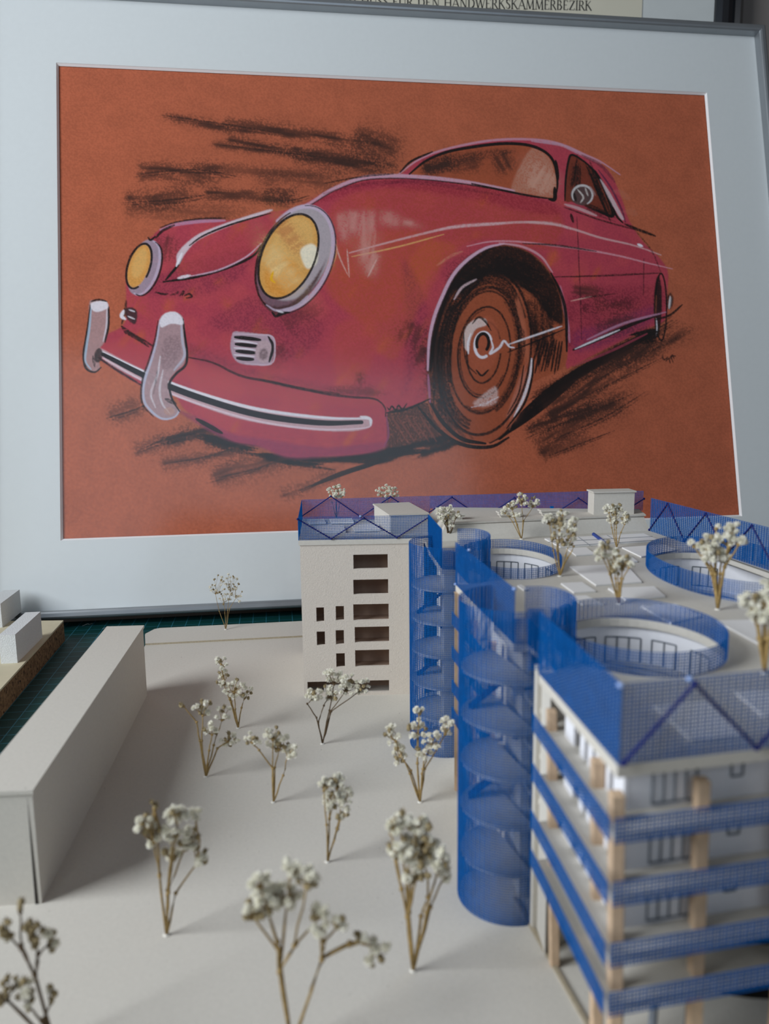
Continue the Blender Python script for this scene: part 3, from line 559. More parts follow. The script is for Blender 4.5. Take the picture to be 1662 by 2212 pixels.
tr = N.new('ShaderNodeBsdfTransparent'); gl = N.new('ShaderNodeBsdfGlossy'); gl.inputs['Roughness'].default_value = .13; lw = N.new('ShaderNodeLayerWeight'); pw = N.new('ShaderNodeMath'); pw.operation = 'POWER'; pw.inputs[1].default_value = 5; Lk.new(lw.outputs['Facing'], pw.inputs[0]); fz = N.new('ShaderNodeMath'); fz.operation = 'MULTIPLY_ADD'; fz.inputs[1].default_value = .93; fz.inputs[2].default_value = .048; Lk.new(pw.outputs[0], fz.inputs[0]); lw.inputs[0].default_value = .5
mxs = N.new('ShaderNodeMixShader'); Lk.new(fz.outputs[0], mxs.inputs[0]); Lk.new(tr.outputs[0], mxs.inputs[1]); Lk.new(gl.outputs[0], mxs.inputs[2]); Lk.new(mxs.outputs[0], N['Material Output'].inputs[0])
bm = bmesh.new(); bm.faces.new([bm.verts.new(P(x, y, .0052)) for x, y in rect(fx0+.003, fy0+.003, fx1-.003, fy1-.003)]); fin('glass', bm, gm, pf)
# ================================================================ framed certificate on the wall behind
ct = thing('framed_certificate', 'black framed certificate hanging on the wall above the drawing', 'certificate')
CZ = .004; CO = WP0+WN*.002; CFR = (CO, RX, Vector((0, 0, 1)), WN)
def wp(px, py, d=.01):
    q = onplane(px, py, CO+WN*d, WN)-CO; return q.dot(RX), q.z
tx0, tz = wp(707, 11.5); tx1, tz1 = wp(1280, 22.5); pe, _ = wp(1387, 40); me_, _ = wp(1543, 50); fe, _ = wp(1598, 60)
zb = .50
prism('certificate_paper', rect(tx0-.25, zb, pe, 1.05), .0095, .0100, M['cream'], ct, fr=CFR)
prism('mount', rect(tx0-.42, zb-.02, me_+.004, 1.12), .006, .0090, M['white'], ct, fr=CFR)
bm = bmesh.new(); fw = fe-me_; o4 = rect(tx0-.44, zb-.04, fe, 1.14)
prof = [(0, 0), (0, .016), (fw*.22, .022), (fw*.36, .018), (fw*.5, .021), (fw*.68, .0225), (fw*.8, .016), (fw, .013), (fw, .006)]
rings = [[bm.verts.new(CO+RX*(o4[i][0]+ins[i][0]*d)+Vector((0, 0, o4[i][1]+ins[i][1]*d))+WN*h) for d, h in prof] for i in range(4)]
for i in range(4):
    for j in range(len(prof)-1): bm.faces.new((rings[i-1][j], rings[i][j], rings[i][j+1], rings[i-1][j+1]))
fin('frame', bm, M['black'], ct, 'glossy black profiled frame')
# serif capitals drawn as thick and thin bars
LT = {'A': (.72, [((0, 0), (.36, 1), 0), ((.36, 1), (.72, 0), 1), ((.14, .36), (.58, .36), 0)], [(0, 0), (.72, 0)]),
 'U': (.74, [((.1, 1), (.1, .3), 1), ((.1, .3), (.18, .08), 1), ((.18, .08), (.37, .0), 0), ((.37, 0), (.56, .08), 0), ((.56, .08), (.64, .3), 0), ((.64, .3), (.64, 1), 0)], [(.1, 1), (.64, 1)]),
 'S': (.5, [((.44, .8), (.36, .96), 0), ((.36, .96), (.2, .99), 0), ((.2, .99), (.07, .85), 1), ((.07, .85), (.1, .66), 1), ((.1, .66), (.38, .42), 1), ((.38, .42), (.44, .22), 1), ((.44, .22), (.32, .03), 1), ((.32, .03), (.14, .02), 0), ((.14, .02), (.04, .2), 0)], []),
 'C': (.68, [((.62, .8), (.5, .95), 0), ((.5, .95), (.32, .99), 0), ((.32, .99), (.12, .82), 1), ((.12, .82), (.05, .5), 1), ((.05, .5), (.12, .18), 1), ((.12, .18), (.34, .01), 1), ((.34, .01), (.52, .05), 0), ((.52, .05), (.63, .22), 0)], []),
 'H': (.78, [((.1, 0), (.1, 1), 1), ((.68, 0), (.68, 1), 1), ((.1, .52), (.68, .52), 0)], [(.1, 0), (.1, 1), (.68, 0), (.68, 1)]),
 'F': (.56, [((.1, 0), (.1, 1), 1), ((.1, .98), (.52, .98), 0), ((.52, .98), (.52, .82), 0), ((.1, .52), (.4, .52), 0)], [(.1, 0)]),
 'R': (.66, [((.1, 0), (.1, 1), 1), ((.1, .98), (.36, .97), 0), ((.36, .97), (.48, .84), 1), ((.48, .84), (.46, .62), 1), ((.46, .62), (.32, .5), 0), ((.32, .5), (.1, .5), 0), ((.3, .5), (.64, 0), 1)], [(.1, 0)]),
 'D': (.76, [((.1, 0), (.1, 1), 1), ((.1, .98), (.4, .97), 0), ((.4, .97), (.62, .78), 1), ((.62, .78), (.68, .5), 1), ((.68, .5), (.62, .22), 1), ((.62, .22), (.4, .03), 1), ((.4, .03), (.1, .02), 0)], []),
 'E': (.58, [((.1, 0), (.1, 1), 1), ((.1, .98), (.5, .98), 0), ((.5, .98), (.5, .84), 0), ((.1, .52), (.4, .52), 0), ((.1, .02), (.52, .02), 0), ((.52, .02), (.54, .18), 0)], []),
 'N': (.8, [((.12, 0), (.12, 1), 0), ((.12, 1), (.68, 0), 1), ((.68, 0), (.68, 1), 0)], [(.12, 0), (.68, 1)]),
 'W': (1.0, [((.02, 1), (.27, 0), 1), ((.27, 0), (.5, .95), 0), ((.5, .95), (.73, 0), 1), ((.73, 0), (.98, 1), 0)], [(.02, 1), (.98, 1)]),
 'K': (.72, [((.1, 0), (.1, 1), 1), ((.14, .48), (.58, 1), 0), ((.26, .58), (.68, 0), 1)], [(.1, 0), (.1, 1)]),
 'M': (.94, [((.1, 0), (.16, 1), 0), ((.16, 1), (.47, .05), 1), ((.47, .05), (.78, 1), 0), ((.78, 1), (.84, 0), 1)], [(.1, 0), (.84, 0)]),
 'B': (.62, [((.1, 0), (.1, 1), 1), ((.1, .98), (.36, .97), 0), ((.36, .97), (.46, .78), 1), ((.46, .78), (.34, .54), 0), ((.1, .53), (.36, .53), 0), ((.38, .52), (.54, .3), 1), ((.54, .3), (.4, .03), 1), ((.4, .03), (.1, .02), 0)], []),
 'Z': (.64, [((.08, .98), (.58, .98), 0), ((.58, .98), (.06, .02), 1), ((.06, .02), (.6, .02), 0), ((.08, .98), (.06, .82), 0), ((.6, .02), (.62, .2), 0)], []),
 'I': (.26, [((.13, 0), (.13, 1), 1)], [(.13, 0), (.13, 1)])}
txt = 'AUSSCHUSS FÜR DEN HANDWERKSKAMMERBEZIRK'
ws = [(.34 if c == ' ' else LT['U' if c == 'Ü' else c][0])+.10 for c in txt]; sx = (tx1-tx0)/sum(ws); hgt_ = .0098; bm = bmesh.new(); x = tx0
def lbar(a, b, t):
    d = Vector((b[0]-a[0], b[1]-a[1])); n = Vector((-d.y, d.x)).normalized()*t/2; e = d.normalized()*t*.25
    q = [(a[0]-e.x-n.x, a[1]-e.y-n.y), (b[0]+e.x-n.x, b[1]+e.y-n.y), (b[0]+e.x+n.x, b[1]+e.y+n.y), (a[0]-e.x+n.x, a[1]-e.y+n.y)]
    bm.faces.new([bm.verts.new(CO+RX*u+Vector((0, 0, v))+WN*.0103) for u, v in q])
for c, wd in zip(txt, ws):
    if c != ' ':
        g = LT['U' if c == 'Ü' else c]; base = tz+(tz1-tz)*(x-tx0)/(tx1-tx0)
        f = lambda p: (x+p[0]*sx, base+p[1]*hgt_)
        for a, b_, k in g[1]: lbar(f(a), f(b_), .00125 if k else .0005)
        for s in g[2]: q = f(s); lbar((q[0]-.0014, q[1]), (q[0]+.0014, q[1]), .0005)
        if c == 'Ü':
            for dx in (.26, .48): q = f((dx, 1.2)); lbar((q[0]-.0004, q[1]), (q[0]+.0004, q[1]), .0012)
    x += wd*sx
fin('printed_text', bm, M['type'], ct, 'black serif capitals')
# ================================================================ model base, strip, long block, second model
B, HR = .003, .099
bp = prism('model_base_board', [(-.1795, .574), (-.1755, .579), (.26, .640), (.30, .10), (.30, -.13), (-.108, -.13)], .0001, B, M['card'])
tag(bp, 'large flat grey card base the white building model stands on', 'base board')
st = prism('raised_card_strip', [(-.1762, .5425), (-.1835, .566), (-.1800, .5775), (-.1765, .5802), (.10, .6168), (.10, .5785)], B, B+.0014, M['card'], bev=.0002)
prism('cut_edge', [(-.1762, .54235), (-.1762, .5425), (.10, .5785), (.10, .57835)], B, B+.0013, M['card_edge'], st, label='greenish brown cut edge')
tag(st, 'thin raised card strip along the far edge of the base', 'card strip')
blk = thing('model_block', 'long plain cream card block building at the left of the base', 'model building')
fr_, br_, bl_ = Vector((-.1251, .2528)), Vector((-.146, .447)), Vector((-.1668, .4456)); fl_ = fr_+(bl_-br_)
bz = B+.0425
prism('card_block_body', [fl_, fr_, br_, bl_], B, bz, M['card'], blk)
e = .0006; prism('top_card', [fl_+Vector((-e, -e)), fr_+Vector((e, -e)), br_+Vector((e, e)), bl_+Vector((-e, e))], bz, bz+.0015, M['card'], blk)
bm = bmesh.new(); a = Vector((fr_.x-.0022, fr_.y-.0003, 0))
for q in (((a.x, a.y, B), (a.x+.0011, a.y, B), (a.x+.0004, a.y, bz)),): bm.faces.new([bm.verts.new(v) for v in q])
fin('open_glue_seam', bm, M['dark'], blk, 'dark open seam at the corner')
# second model on chipboard
mdf = mat('chipboard_edge', (128,100,72), .95, .45, 380, .8, 700, speck=((46,32,24), 420, .60)); M['mdf'] = mdf
bR, bF = Vector((-.2444, .5646)), Vector((-.2224, .4135)); ex = Vector((-1, .0)); bb = [bF-(bR-bF)*.6, bR, bR+Vector((-.25, -.001)), bF-(bR-bF)*.6+Vector((-.25, 0))]
sb = thing('chipboard_base', 'thick chipboard base of a second small model at the left edge', 'board')
prism('chipboard', bb, .0001, .0148, mdf, sb); prism('veneer_top', bb, .0148, .016, M['ply'], sb, label='pale plywood top sheet')
def foamblk(p, q, w, h, label):
    p, q = Vector(p), Vector(q); d = (q-p).normalized(); n = Vector((-d.y, d.x)); bm = bmesh.new(); add_prism(bm, [p, q, q+n*w, p+n*w], .016, .016+h)
    bmesh.ops.remove_doubles(bm, verts=bm.verts, dist=1e-6); o = fin('foam_block', bm, M['foam']); tag(o, label, 'foam block', 'white foam blocks on the chipboard'); return o
foamblk((-.2352, .471), (-.2420, .523), .0100, .0188, 'nearer white foam block, whole in view, on the chipboard base')
foamblk((-.2825, .548), (-.2880, .590), .012, .018, 'farther white foam block cut by the left photo edge')
# mat litter
bm = bmesh.new()
for i, (px, py) in enumerate([(245,1320),(252,1366),(222,1358),(178,1352)]):
    p = gz(px, py, .0002); add_tube(bm, [p, p+Vector((.003, .004, .0006)), p+Vector((.0045, .0028, .0003)), p+Vector((.006, .006, .0002))], .00012, 5)
tag(fin('paper_fibre', bm, M['paper'], kind='stuff'), 'white paper fibres lying on the green mat', 'fibres')
# ================================================================ the building model
bd = thing('model_building', 'large white card building model with blue netting and round courtyards', 'model building')
T0, T1 = (-.0505, .4415), (.0235, .4440)
F1a, F1b = (.0238, .4110), (.0275, .3650)
G1a, G1b = (.0345, .3650), (.0385, .3335)
RB, FE1 = (.0313, .3335), (.0433, .2509)
G2a, G2b = (.0490, .2515), (.0528, .2232)
C_, D_ = (.0462, .2225), (.0523, .1640)
DE = Vector((.98, .2)).normalized(); E_ = tuple(Vector(D_)+DE*.155)
BR, BK, BL = (.1610, .4594), (.1665, .4905), (-.0565, .5220)
roof = [T0, T1, F1a, F1b, G1a, G1b, RB, FE1, G2a, G2b, C_, D_, E_, BR, BK, BL]
EL = [(.0622, .3770, .0240, .0350), (.0840, .2490, .0268, .0300), (.1560, .3450, .0310, .0500)]
prism('roof_slab', roof, HR-.003, HR, M['card'], bd, holes=[arc(*e, 0, 360, 48)[:-1] for e in EL])
# tower wall with cut window openings
tw = Vector((T0[0]+.0008, T0[1]+.0006, 0)); tx = (Vector((*T1, 0))-Vector((*T0, 0))).normalized(); TN = Vector((tx.y, -tx.x, 0)); TFR = (tw, tx, (0, 0, 1), TN)
def tp(px, py): q = onplane(px, py, tw, TN)-tw; return q.dot(tx), q.z
def thole(x0, y0, x1, y1, dx=0):
    a = tp(x0, y1); b_ = tp(x1, y0); return rect(a[0]+dx, a[1], b_[0]+dx, b_[1])
wy = [(1197,1229,764,838),(1251,1284,764,839),(1304,1340,764,840),(1353,1388,767,841),(1403,1440,768,841)]
hs = [thole(x0, y0, x1, y1) for y0, y1, x0, x1 in wy]
hs += [thole(726,1309,743,1340), thole(726,1361,743,1392), thole(727,1411,745,1441), thole(684,1312,700,1343), thole(685,1364,702,1394), thole(665,1469,841,1498)]
wl = (Vector((*T1, 0))-Vector((*T0, 0))).length-.0015
prism('tower_wall', rect(0, B, wl, HR-.003), -.0018, 0, M['tower'], bd, holes=hs, fr=TFR, label='pale board tower wall with cut out windows')
prism('tower_side_wall', [(T0[0]+.0008, T0[1]+.002), (T0[0]+.0026, T0[1]+.002), (BL[0]+.0026, BL[1]-.001), (BL[0]+.0008, BL[1]-.001)], B, HR-.003, M['tower'], bd)
prism('inner_wall', rect(.001, B, wl, HR-.003), -.017, -.0155, M['inner'], bd, fr=TFR)  # tan of inner wall and floors carries the warm bounce light indoors
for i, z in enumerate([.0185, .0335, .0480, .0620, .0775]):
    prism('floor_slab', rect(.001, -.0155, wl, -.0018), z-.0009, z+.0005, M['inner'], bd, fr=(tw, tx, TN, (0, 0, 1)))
prism('entrance_panel', thole(700,1482,770,1500), -.004, -.0025, M['card'], bd, fr=TFR)
prism('back_wall', [(BL[0]+.001, BL[1]-.002), (BL[0]+.001, BL[1]-.004), (BK[0]-.001, BK[1]-.004), (BK[0]-.001, BK[1]-.002)], B, HR-.003, M['card'], bd)
# penthouse strip with sloping front
pz = .107; A0, A1 = gz(1000, 1167, HR), gz(1404, 1146, HR); A0 = A0-(A1-A0)*.12; S0, S1 = gz(976, 1132, pz), gz(1391, 1114, pz); S0 = S0-(S1-S0)*.03
K0 = Vector((.034, .5085, 0)); K1 = Vector((.1655, .4895, 0))
bm = bmesh.new(); v = [bm.verts.new(q) for q in (A0, A1, (K1.x, K1.y, HR), (K0.x-.008, K0.y, HR), S0, S1, (K1.x-.001, K1.y, pz), (K0.x, K0.y, pz))]
for q in ((0,1,5,4), (1,2,6,5), (2,3,7,6), (3,0,4,7), (4,5,6,7), (3,2,1,0)): bm.faces.new([v[i] for i in q])
fin('penthouse', bm, M['card'], bd, 'cream raised roof strip with sloping front')
prism('penthouse_cap', [(S0.x-.001, S0.y-.0012), (S1.x+.001, S1.y-.0012), (K1.x-.002, K1.y-.0005), (K0.x, K0.y-.0005)], pz, pz+.0009, M['card'], bd); pz += .0009
# roof boxes
def roofbox(p, q, dep, z, h, name='roof_box', lid=True, m=None):
    p, q = Vector(p[:2]), Vector(q[:2]); d = (q-p).normalized(); n = Vector((-d.y, d.x)); o = prism(name, [p, q, q+n*dep, p+n*dep], z, z+h, M['card'] if m is None else m, bd)
    if lid: g = .0008; prism('lid', [p-d*g-n*g, q+d*g-n*g, q+d*g+n*(dep+g), p-d*g+n*(dep+g)], z+h, z+h+.0009, M['card'], o)
    return o
roofbox((.0035, .4580), (.0262, .4630), .048, HR, .0112)
roofbox(gz(1283, 1112, pz), gz(1370, 1110, pz), .011, pz, .0135)
for px, py in ((960, 1124), (1080, 1119), (1171, 1115)):
    a = gz(px, py, pz); o = roofbox(a, a+Vector((.0125, .0018, 0)), .005, pz+.0012, .0016, 'skylight')
    roofbox(a+Vector((.001, .001, 0)), a+Vector((.0112, .0026, 0)), .0035, pz, .0012, 'skylight_base', False)
bm = bmesh.new(); bmesh.ops.create_cube(bm, size=1, matrix=Matrix.Translation(gz(1195, 1098, pz+.003)+Vector((0, .003, .0003)))@Matrix.Diagonal((.0022, .0016, .0012, 1))); fin('blue_foil_chip', bm, M['net'], bd)
bm = bmesh.new(); add_tube(bm, [gz(1283, 1154, HR+.0012), gz(1305, 1171, HR+.0012)], .0011, 8); fin('rod', bm, M['rod'], bd, 'dark blue rod lying on the roof')
# paper panels on the roof
quads = [[(1177,1163),(1391,1152),(1425,1167),(1211,1181)], [(1224,1184),(1267,1182),(1286,1196),(1245,1199)], [(1344,1182),(1434,1176),(1464,1187),(1386,1202)],
 [(1231,1223),(1352,1218),(1387,1256),(1288,1263)], [(1314,1270),(1413,1266),(1438,1287),(1353,1295)], [(1212,1259),(1258,1257),(1288,1276),(1240,1279)], [(1385,1308),(1460,1304),(1515,1330),(1450,1345)],
 [(1548,1340),(1632,1338),(1700,1375),(1655,1398)], [(1331,1201),(1361,1199),(1378,1212),(1348,1214)], [(1232,1287),(1267,1286),(1305,1304),(1260,1306)],
 [(1413,1523),(1528,1514),(1610,1591),(1494,1596)], [(1588,1493),(1690,1488),(1760,1540),(1650,1545)], [(1118,1264),(1126,1262),(1142,1272),(1132,1274)], [(665,1121),(700,1120),(704,1128),(668,1129)], [(712,1120),(760,1119),(765,1127),(716,1128)], [(680,1136),(742,1134),(747,1146),(684,1148)], [(760,1133),(815,1131),(822,1143),(766,1145)]]
for i, q in enumerate(quads):
    lift = .0004 if i < 13 else .0012
    P4 = [gz(x, y, HR+lift+.0004)[:2] for x, y in q]; o = prism('paper_panel', P4, HR+lift*.3, HR+lift+.0004, M['roofpaper'], bd)
    if i == 0:
        for (a, b_) in [((1185,1171),(1410,1159)), ((1250,1160),(1275,1178)), ((1312,1156),(1340,1173)), ((1211,1180),(1424,1166.5))]:
            A, Bq = gz(*a, HR+.0009), gz(*b_, HR+.0009); bm = bmesh.new(); add_tube(bm, [A, Bq], .00016, 4); fin('ink_line', bm, M['ink'], o)
# courtyards: inner paper wall with window frames, railing of netting
def ringwall(name, e, z0, z1, m, parent, th=.0008, grow=.0015, a0=0, a1=360):
    cx, cy, rx, ry = e; bm = bmesh.new(); I = arc(cx, cy, rx+grow, ry+grow, a0, a1, 48); O = arc(cx, cy, rx+grow+th, ry+grow+th, a0, a1, 48)
    for i in range(48):
        for (a, b_) in ((I[i], I[i+1]), (O[i], O[i+1])): bm.faces.new([bm.verts.new(q) for q in ((*a, z0), (*b_, z0), (*b_, z1), (*a, z1))])
        bm.faces.new([bm.verts.new(q) for q in ((*I[i], z1), (*I[i+1], z1), (*O[i+1], z1), (*O[i], z1))])
    bmesh.ops.remove_doubles(bm, verts=bm.verts, dist=1e-6); return fin(name, bm, m, parent, smooth=False)
def winframe(name, pts, z0, z1, m, parent, t=.0005, mull=()):
    """printed window outline following a wall path (list of xy points)"""
    bm = bmesh.new(); P3 = lambda p, z: Vector((p[0], p[1], z))
    for z in (z0, z1): add_tube(bm, [P3(p, z) for p in pts], t/2, 4)
    for p in (pts[0], pts[-1])+tuple(pts[k] for k in mull): add_tube(bm, [P3(p, z0), P3(p, z1)], t/2, 4)
    return fin(name, bm, m, parent)
hts = [.0048, .0075, .0085]
for k, e in enumerate(EL):
    w_ = ringwall('courtyard_wall', e, .0365, HR-.003, M['paper'], bd)
    for z0, z1 in ((.0815, .0915), (.066, .076)):
        for a0, a1 in ([(100,118),(66,92),(40,58),(10,28),(130,148),(160,180)] if k < 2 else [(150,165),(120,140),(92,112),(172,182),(60,80)]):
            winframe('window_frame', arc(e[0], e[1], e[2]+.0012, e[3]+.0012, a0, a1, 6), z0, z1, M['ink'], w_, .0005, (2, 4) if a1-a0 > 18 else (3,))
    for z in (.0795, .0635, .048):
        bm = bmesh.new(); I = arc(e[0], e[1], e[2]-.0005, e[3]-.0005, 0, 360, 48); O = arc(e[0], e[1], e[2]+.0016, e[3]+.0016, 0, 360, 48)
        for i in range(48): bm.faces.new([bm.verts.new((*q, z)) for q in (I[i], I[i+1], O[i+1], O[i])]); bm.faces.new([bm.verts.new((*q, z_)) for q, z_ in ((I[i], z), (I[i+1], z), (I[i+1], z-.0012), (I[i], z-.0012))])
        fin('gallery_edge', bm, M['card'], w_)
    net('courtyard_railing', arc(e[0], e[1], e[2]+.0008, e[3]+.0008, (96 if k == 0 else 60 if k == 2 else 150), (96 if k == 0 else 60 if k == 2 else 150)+360 if k != 2 else 385+40, 72), HR, HR+hts[k], bd)
    prism('courtyard_floor', arc(e[0], e[1], e[2]+.001, e[3]+.001, 0, 360, 40)[:-1], .0355 if k != 1 else .0305, .0365 if k != 1 else .0315, M['card'], bd) if k != 1 else None
# roof fences
net('netting_fence', [(T0[0]+.0004, T0[1]+.0006), (.0262, .4445)], HR, HR+.0135, bd); zigzag('zigzag_cord', [T0, (.0262, .4445)], HR, HR+.0135, .0186, bd, 1)
net('netting_fence', [(T0[0]+.0002, T0[1]), (BL[0], BL[1])], HR, HR+.0128, bd)
net('netting_fence', [BL, (.1665, .4908)], HR, HR+.014, bd, z0f=lambda s: HR if s < .39 else pz-.001, ztop=lambda s: HR+.0128+.0075*min(1, max(0, (s-.0)/.9))); zigzag('zigzag_cord', [(BL[0], BL[1]-.001), (.1665, .489)], HR+.001, HR+.0165, .0200, bd, 0)
net('netting_fence', [F1a, F1b], HR, HR+.0193, bd); net('netting_fence', [(F1b[0], F1b[1]-.0005), (G1a[0]-.001, G1a[1]-.0005), (G1b[0]-.001, G1b[1])], HR, HR+.0085, bd)
net('netting_fence', [RB, FE1], HR, HR+.0190, bd); net('netting_fence', [(FE1[0]+.0002, FE1[1]-.0003), (G2a[0]-.001, G2a[1]), (G2b[0]-.001, G2b[1])], HR, HR+.0085, bd)
net('netting_fence', [C_, (D_[0]+.0004, D_[1]+.0004)], HR, HR+.0192, bd)
net('netting_fence', [(D_[0]+.0008, D_[1]+.0006), tuple(Vector(E_)+Vector((0, .0006)))], HR, HR+.0192, bd); zigzag('zigzag_cord', [(D_[0]+.001, D_[1]), E_], HR, HR+.0190, .0172, bd, 0)
RF = [BR, (.1773, .3705), (.1985, .255)]
net('netting_fence', RF, HR, HR+.0200, bd); zigzag('zigzag_cord', RF, HR, HR+.0200, .0185, bd, 0)
for px, py, z in ((1110,1270,HR+.019),(1330,1472,HR+.019),(1440,1470,HR+.019),(877,1077,HR+.014)):
    pass
def gluedrop(p, r, parent, m='blueglue'):
    bm = bmesh.new(); bmesh.ops.create_icosphere(bm, subdivisions=2, radius=r, matrix=Matrix.Translation(p)@Matrix.Diagonal((1, 1, .8, 1)))
    for v in bm.verts: v.co += Vector((random.uniform(-1, 1), random.uniform(-1, 1), random.uniform(-1, 1)))*r*.12
    return fin('glue_drop', bm, M[m], parent, smooth=True)
random.seed(3)
for p in ((FE1[0], FE1[1], HR+.019), (D_[0], D_[1], HR+.0192), (D_[0]+.0172*.98, D_[1]+.0172*.2, HR+.0192), (-.014, .4425, HR+.0138), (RB[0], RB[1], HR), (.0355, .318, HR+.019*.98)): gluedrop(Vector(p), .0008, bd)
# stair towers: half round netting shafts with landings and ramps
def stair(cx, cy, r, top, a0, a1, zs, label):
    pts = arc(cx, cy, r, r, a0, a1, 30); sh = net('stair_tower', pts, B, top, bd, label=label)
    for z in zs:
        bm = bmesh.new(); add_prism(bm, arc(cx, cy, r-.0010, r-.0010, a0, a1, 24), z-.0006, z+.0006); fin('landing', bm, M['card'], sh)
        bmn = [(cx+(r-.0025)*math.cos(math.radians(a0+(a1-a0)*k/14)), cy+(r-.0025)*math.sin(math.radians(a0+(a1-a0)*k/14))) for k in range(15)]
    for i, (z, z2) in enumerate(zip(zs, zs[1:])):
        bm = bmesh.new(); s = 1 if i % 2 else -1; a = Vector((cx-.012*s-.002, cy+.002, z)); b_ = Vector((cx+.009*s-.002, cy+.003, z2)); w_ = Vector((0, .0045, 0)); t_ = Vector((0, 0, .0008))
        v = [bm.verts.new(q) for q in (a, a+w_, b_+w_, b_, a+t_, a+w_+t_, b_+w_+t_, b_+t_)]
        for q in ((0,1,2,3), (4,5,6,7), (0,1,5,4), (1,2,6,5), (2,3,7,6), (3,0,4,7)): bm.faces.new([v[j] for j in q])
        fin('ramp', bm, M['cord'], sh)
    return sh
stair(.0300, .3790, .0178, HR+.0105, 96, 292, [.0215, .0380, .0545, .0712, .0880], 'farther half round blue netting stair shaft')
stair(.0432, .2560, .0180, HR+.0145, 104, 290, [.0205, .0380, .0550, .0720, .0890], 'nearer half round blue netting stair shaft')
# roof level shafts beside the courtyards
def shaft(pts, z1, label): return net('roof_shaft', pts, HR, z1, bd, label=label)
shaft([(.0352, .3640)]+arc(.0405, .3500, .0080, .0145, 75, -75, 20)+[(.0335, .3360)], HR+.0195, 'blue netting shaft beside the far left courtyard')
shaft([(.0475, .2535)]+arc(.0515, .2400, .0092, .0140, 75, -75, 20)+[(.0435, .2262)], HR+.0190, 'blue netting shaft beside the nearest courtyard')
shaft(arc(.1680, .3000, .0075, .0160, 70, 290, 24), HR+.0225, 'blue netting shaft beside the right courtyard')
# open gallery bays: floor slabs, posts, balcony bands, inner paper facade
LV = [.0822, .0664, .0507, .0378]
def seg(a, b_, off=0, s=0, e=0):
    a, b_ = Vector(a), Vector(b_); d = (b_-a).normalized(); n = Vector((-d.y, d.x)); return a+d*s+n*off, b_-d*e+n*off, d, n
for zi, z in enumerate(LV):
    outer = [C_, D_, E_, (.205, .26), (.13, .30), (.055, .30), (.051, .2235)]
    outer = [C_, D_, tuple(Vector(D_)+DE*.145), (.190, .25), (.125, .295), (.052, .285), (.0528, .2235)]
    hole_ = arc(.0795, .2490, .0325, .0315, 0, 360, 40)[:-1] if zi < 3 else arc(.1130, .2090, .0430, .0250, 0, 360, 40, 8)[:-1]
    prism('floor_slab', outer, z-.0018, z, M['card'], bd, holes=[hole_])
    prism('floor_slab', [RB, FE1, (.0520, .2525), (.0400, .3345)], z-.0018, z, M['card'], bd)
BH = .0055
for z in LV:
    for a, b_ in ((C_, D_), (RB, FE1)):
        p, q, d, n = seg(a, b_, -.0018, .0006, -.001 if a is C_ else .018); net('balcony_band', [p, q], z-.0010, z-.0010+BH, bd, label='solid looking blue netting band')
    p, q, d, n = seg(D_, E_, -.0018, -.001, .005); net('balcony_band', [p, q], z-.0012, z-.0012+BH+.0006, bd); 
def post(p, z1, w_=.0032, z0=B):
    q = Vector(p[:2]); prism('post', [q+Vector(v) for v in ((-w_/2, -w_/2), (w_/2, -w_/2), (w_/2, w_/2), (-w_/2, w_/2))], z0, z1, M['wood'], bd, bev=.0003)
def leanpost(pt, pf_, z1, w_):
    """square stick whose top is seen at photo position pt and whose lower end heads for pf_"""
    T = gz(*pt, z1); q = onplane(*pf_, T, (0, 1, 0)); d = (q-T).normalized(); F_ = T+d*((B-T.z)/d.z); bm = bmesh.new(); v = []
    for c in (F_, T):
        for sx_, sy_ in ((-1, -1), (1, -1), (1, 1), (-1, 1)): v.append(bm.verts.new((c.x+sx_*w_/2, c.y+sy_*w_/2, c.z)))
    for f_ in ((0,1,5,4), (1,2,6,5), (2,3,7,6), (3,0,4,7), (0,1,2,3), (4,5,6,7)): bm.faces.new([v[k] for k in f_])
    bmesh.ops.bevel(bm, geom=bm.edges[:], offset=.0003, segments=1, affect='EDGES'); fin('post', bm, M['wood'], bd)
leanpost((1192,1533), (1198,2085), .0885, .0029); leanpost((1291,1640), (1289,2200), .0895, .0031); leanpost((1333,1712), (1328,2200), .0890, .0033); leanpost((1517,1682), (1503,2110), .0900, .0033)
post((.1000, .1753), .0905, .0034); post((.1280, .1810), .0905, .0034)
post((.0322, .3300), .0960, .0030); post((.0400, .2790), .0900, .0030); post((.0360, .3050), .0900, .0030)
# side walls of the bays
prism('bay_wall', [(.0480, .2395), (.0640, .2420), (.0640, .2380), (.0484, .2362)], B, HR-.003, M['card'], bd)
prism('bay_wall', [(.0500, .2362), (.0640, .2380), (.0640, .2360), (.0502, .2240)], B, HR-.003, M['card'], bd)
prism('bay_wall', [(.0285, .3640), (.0300, .4400), (.0320, .4400), (.0345, .3640)], B, HR-.003, M['card'], bd)
prism('bay_wall', [(.0470, .2530), (.0500, .2530), (.0420, .3320), (.0395, .3320)], B, HR-.003, M['card'], bd)
prism('bay_wall', [(.0345, .3640), (.0400, .3640), (.0420, .3340), (.0395, .3340)], B, HR-.003, M['card'], bd)
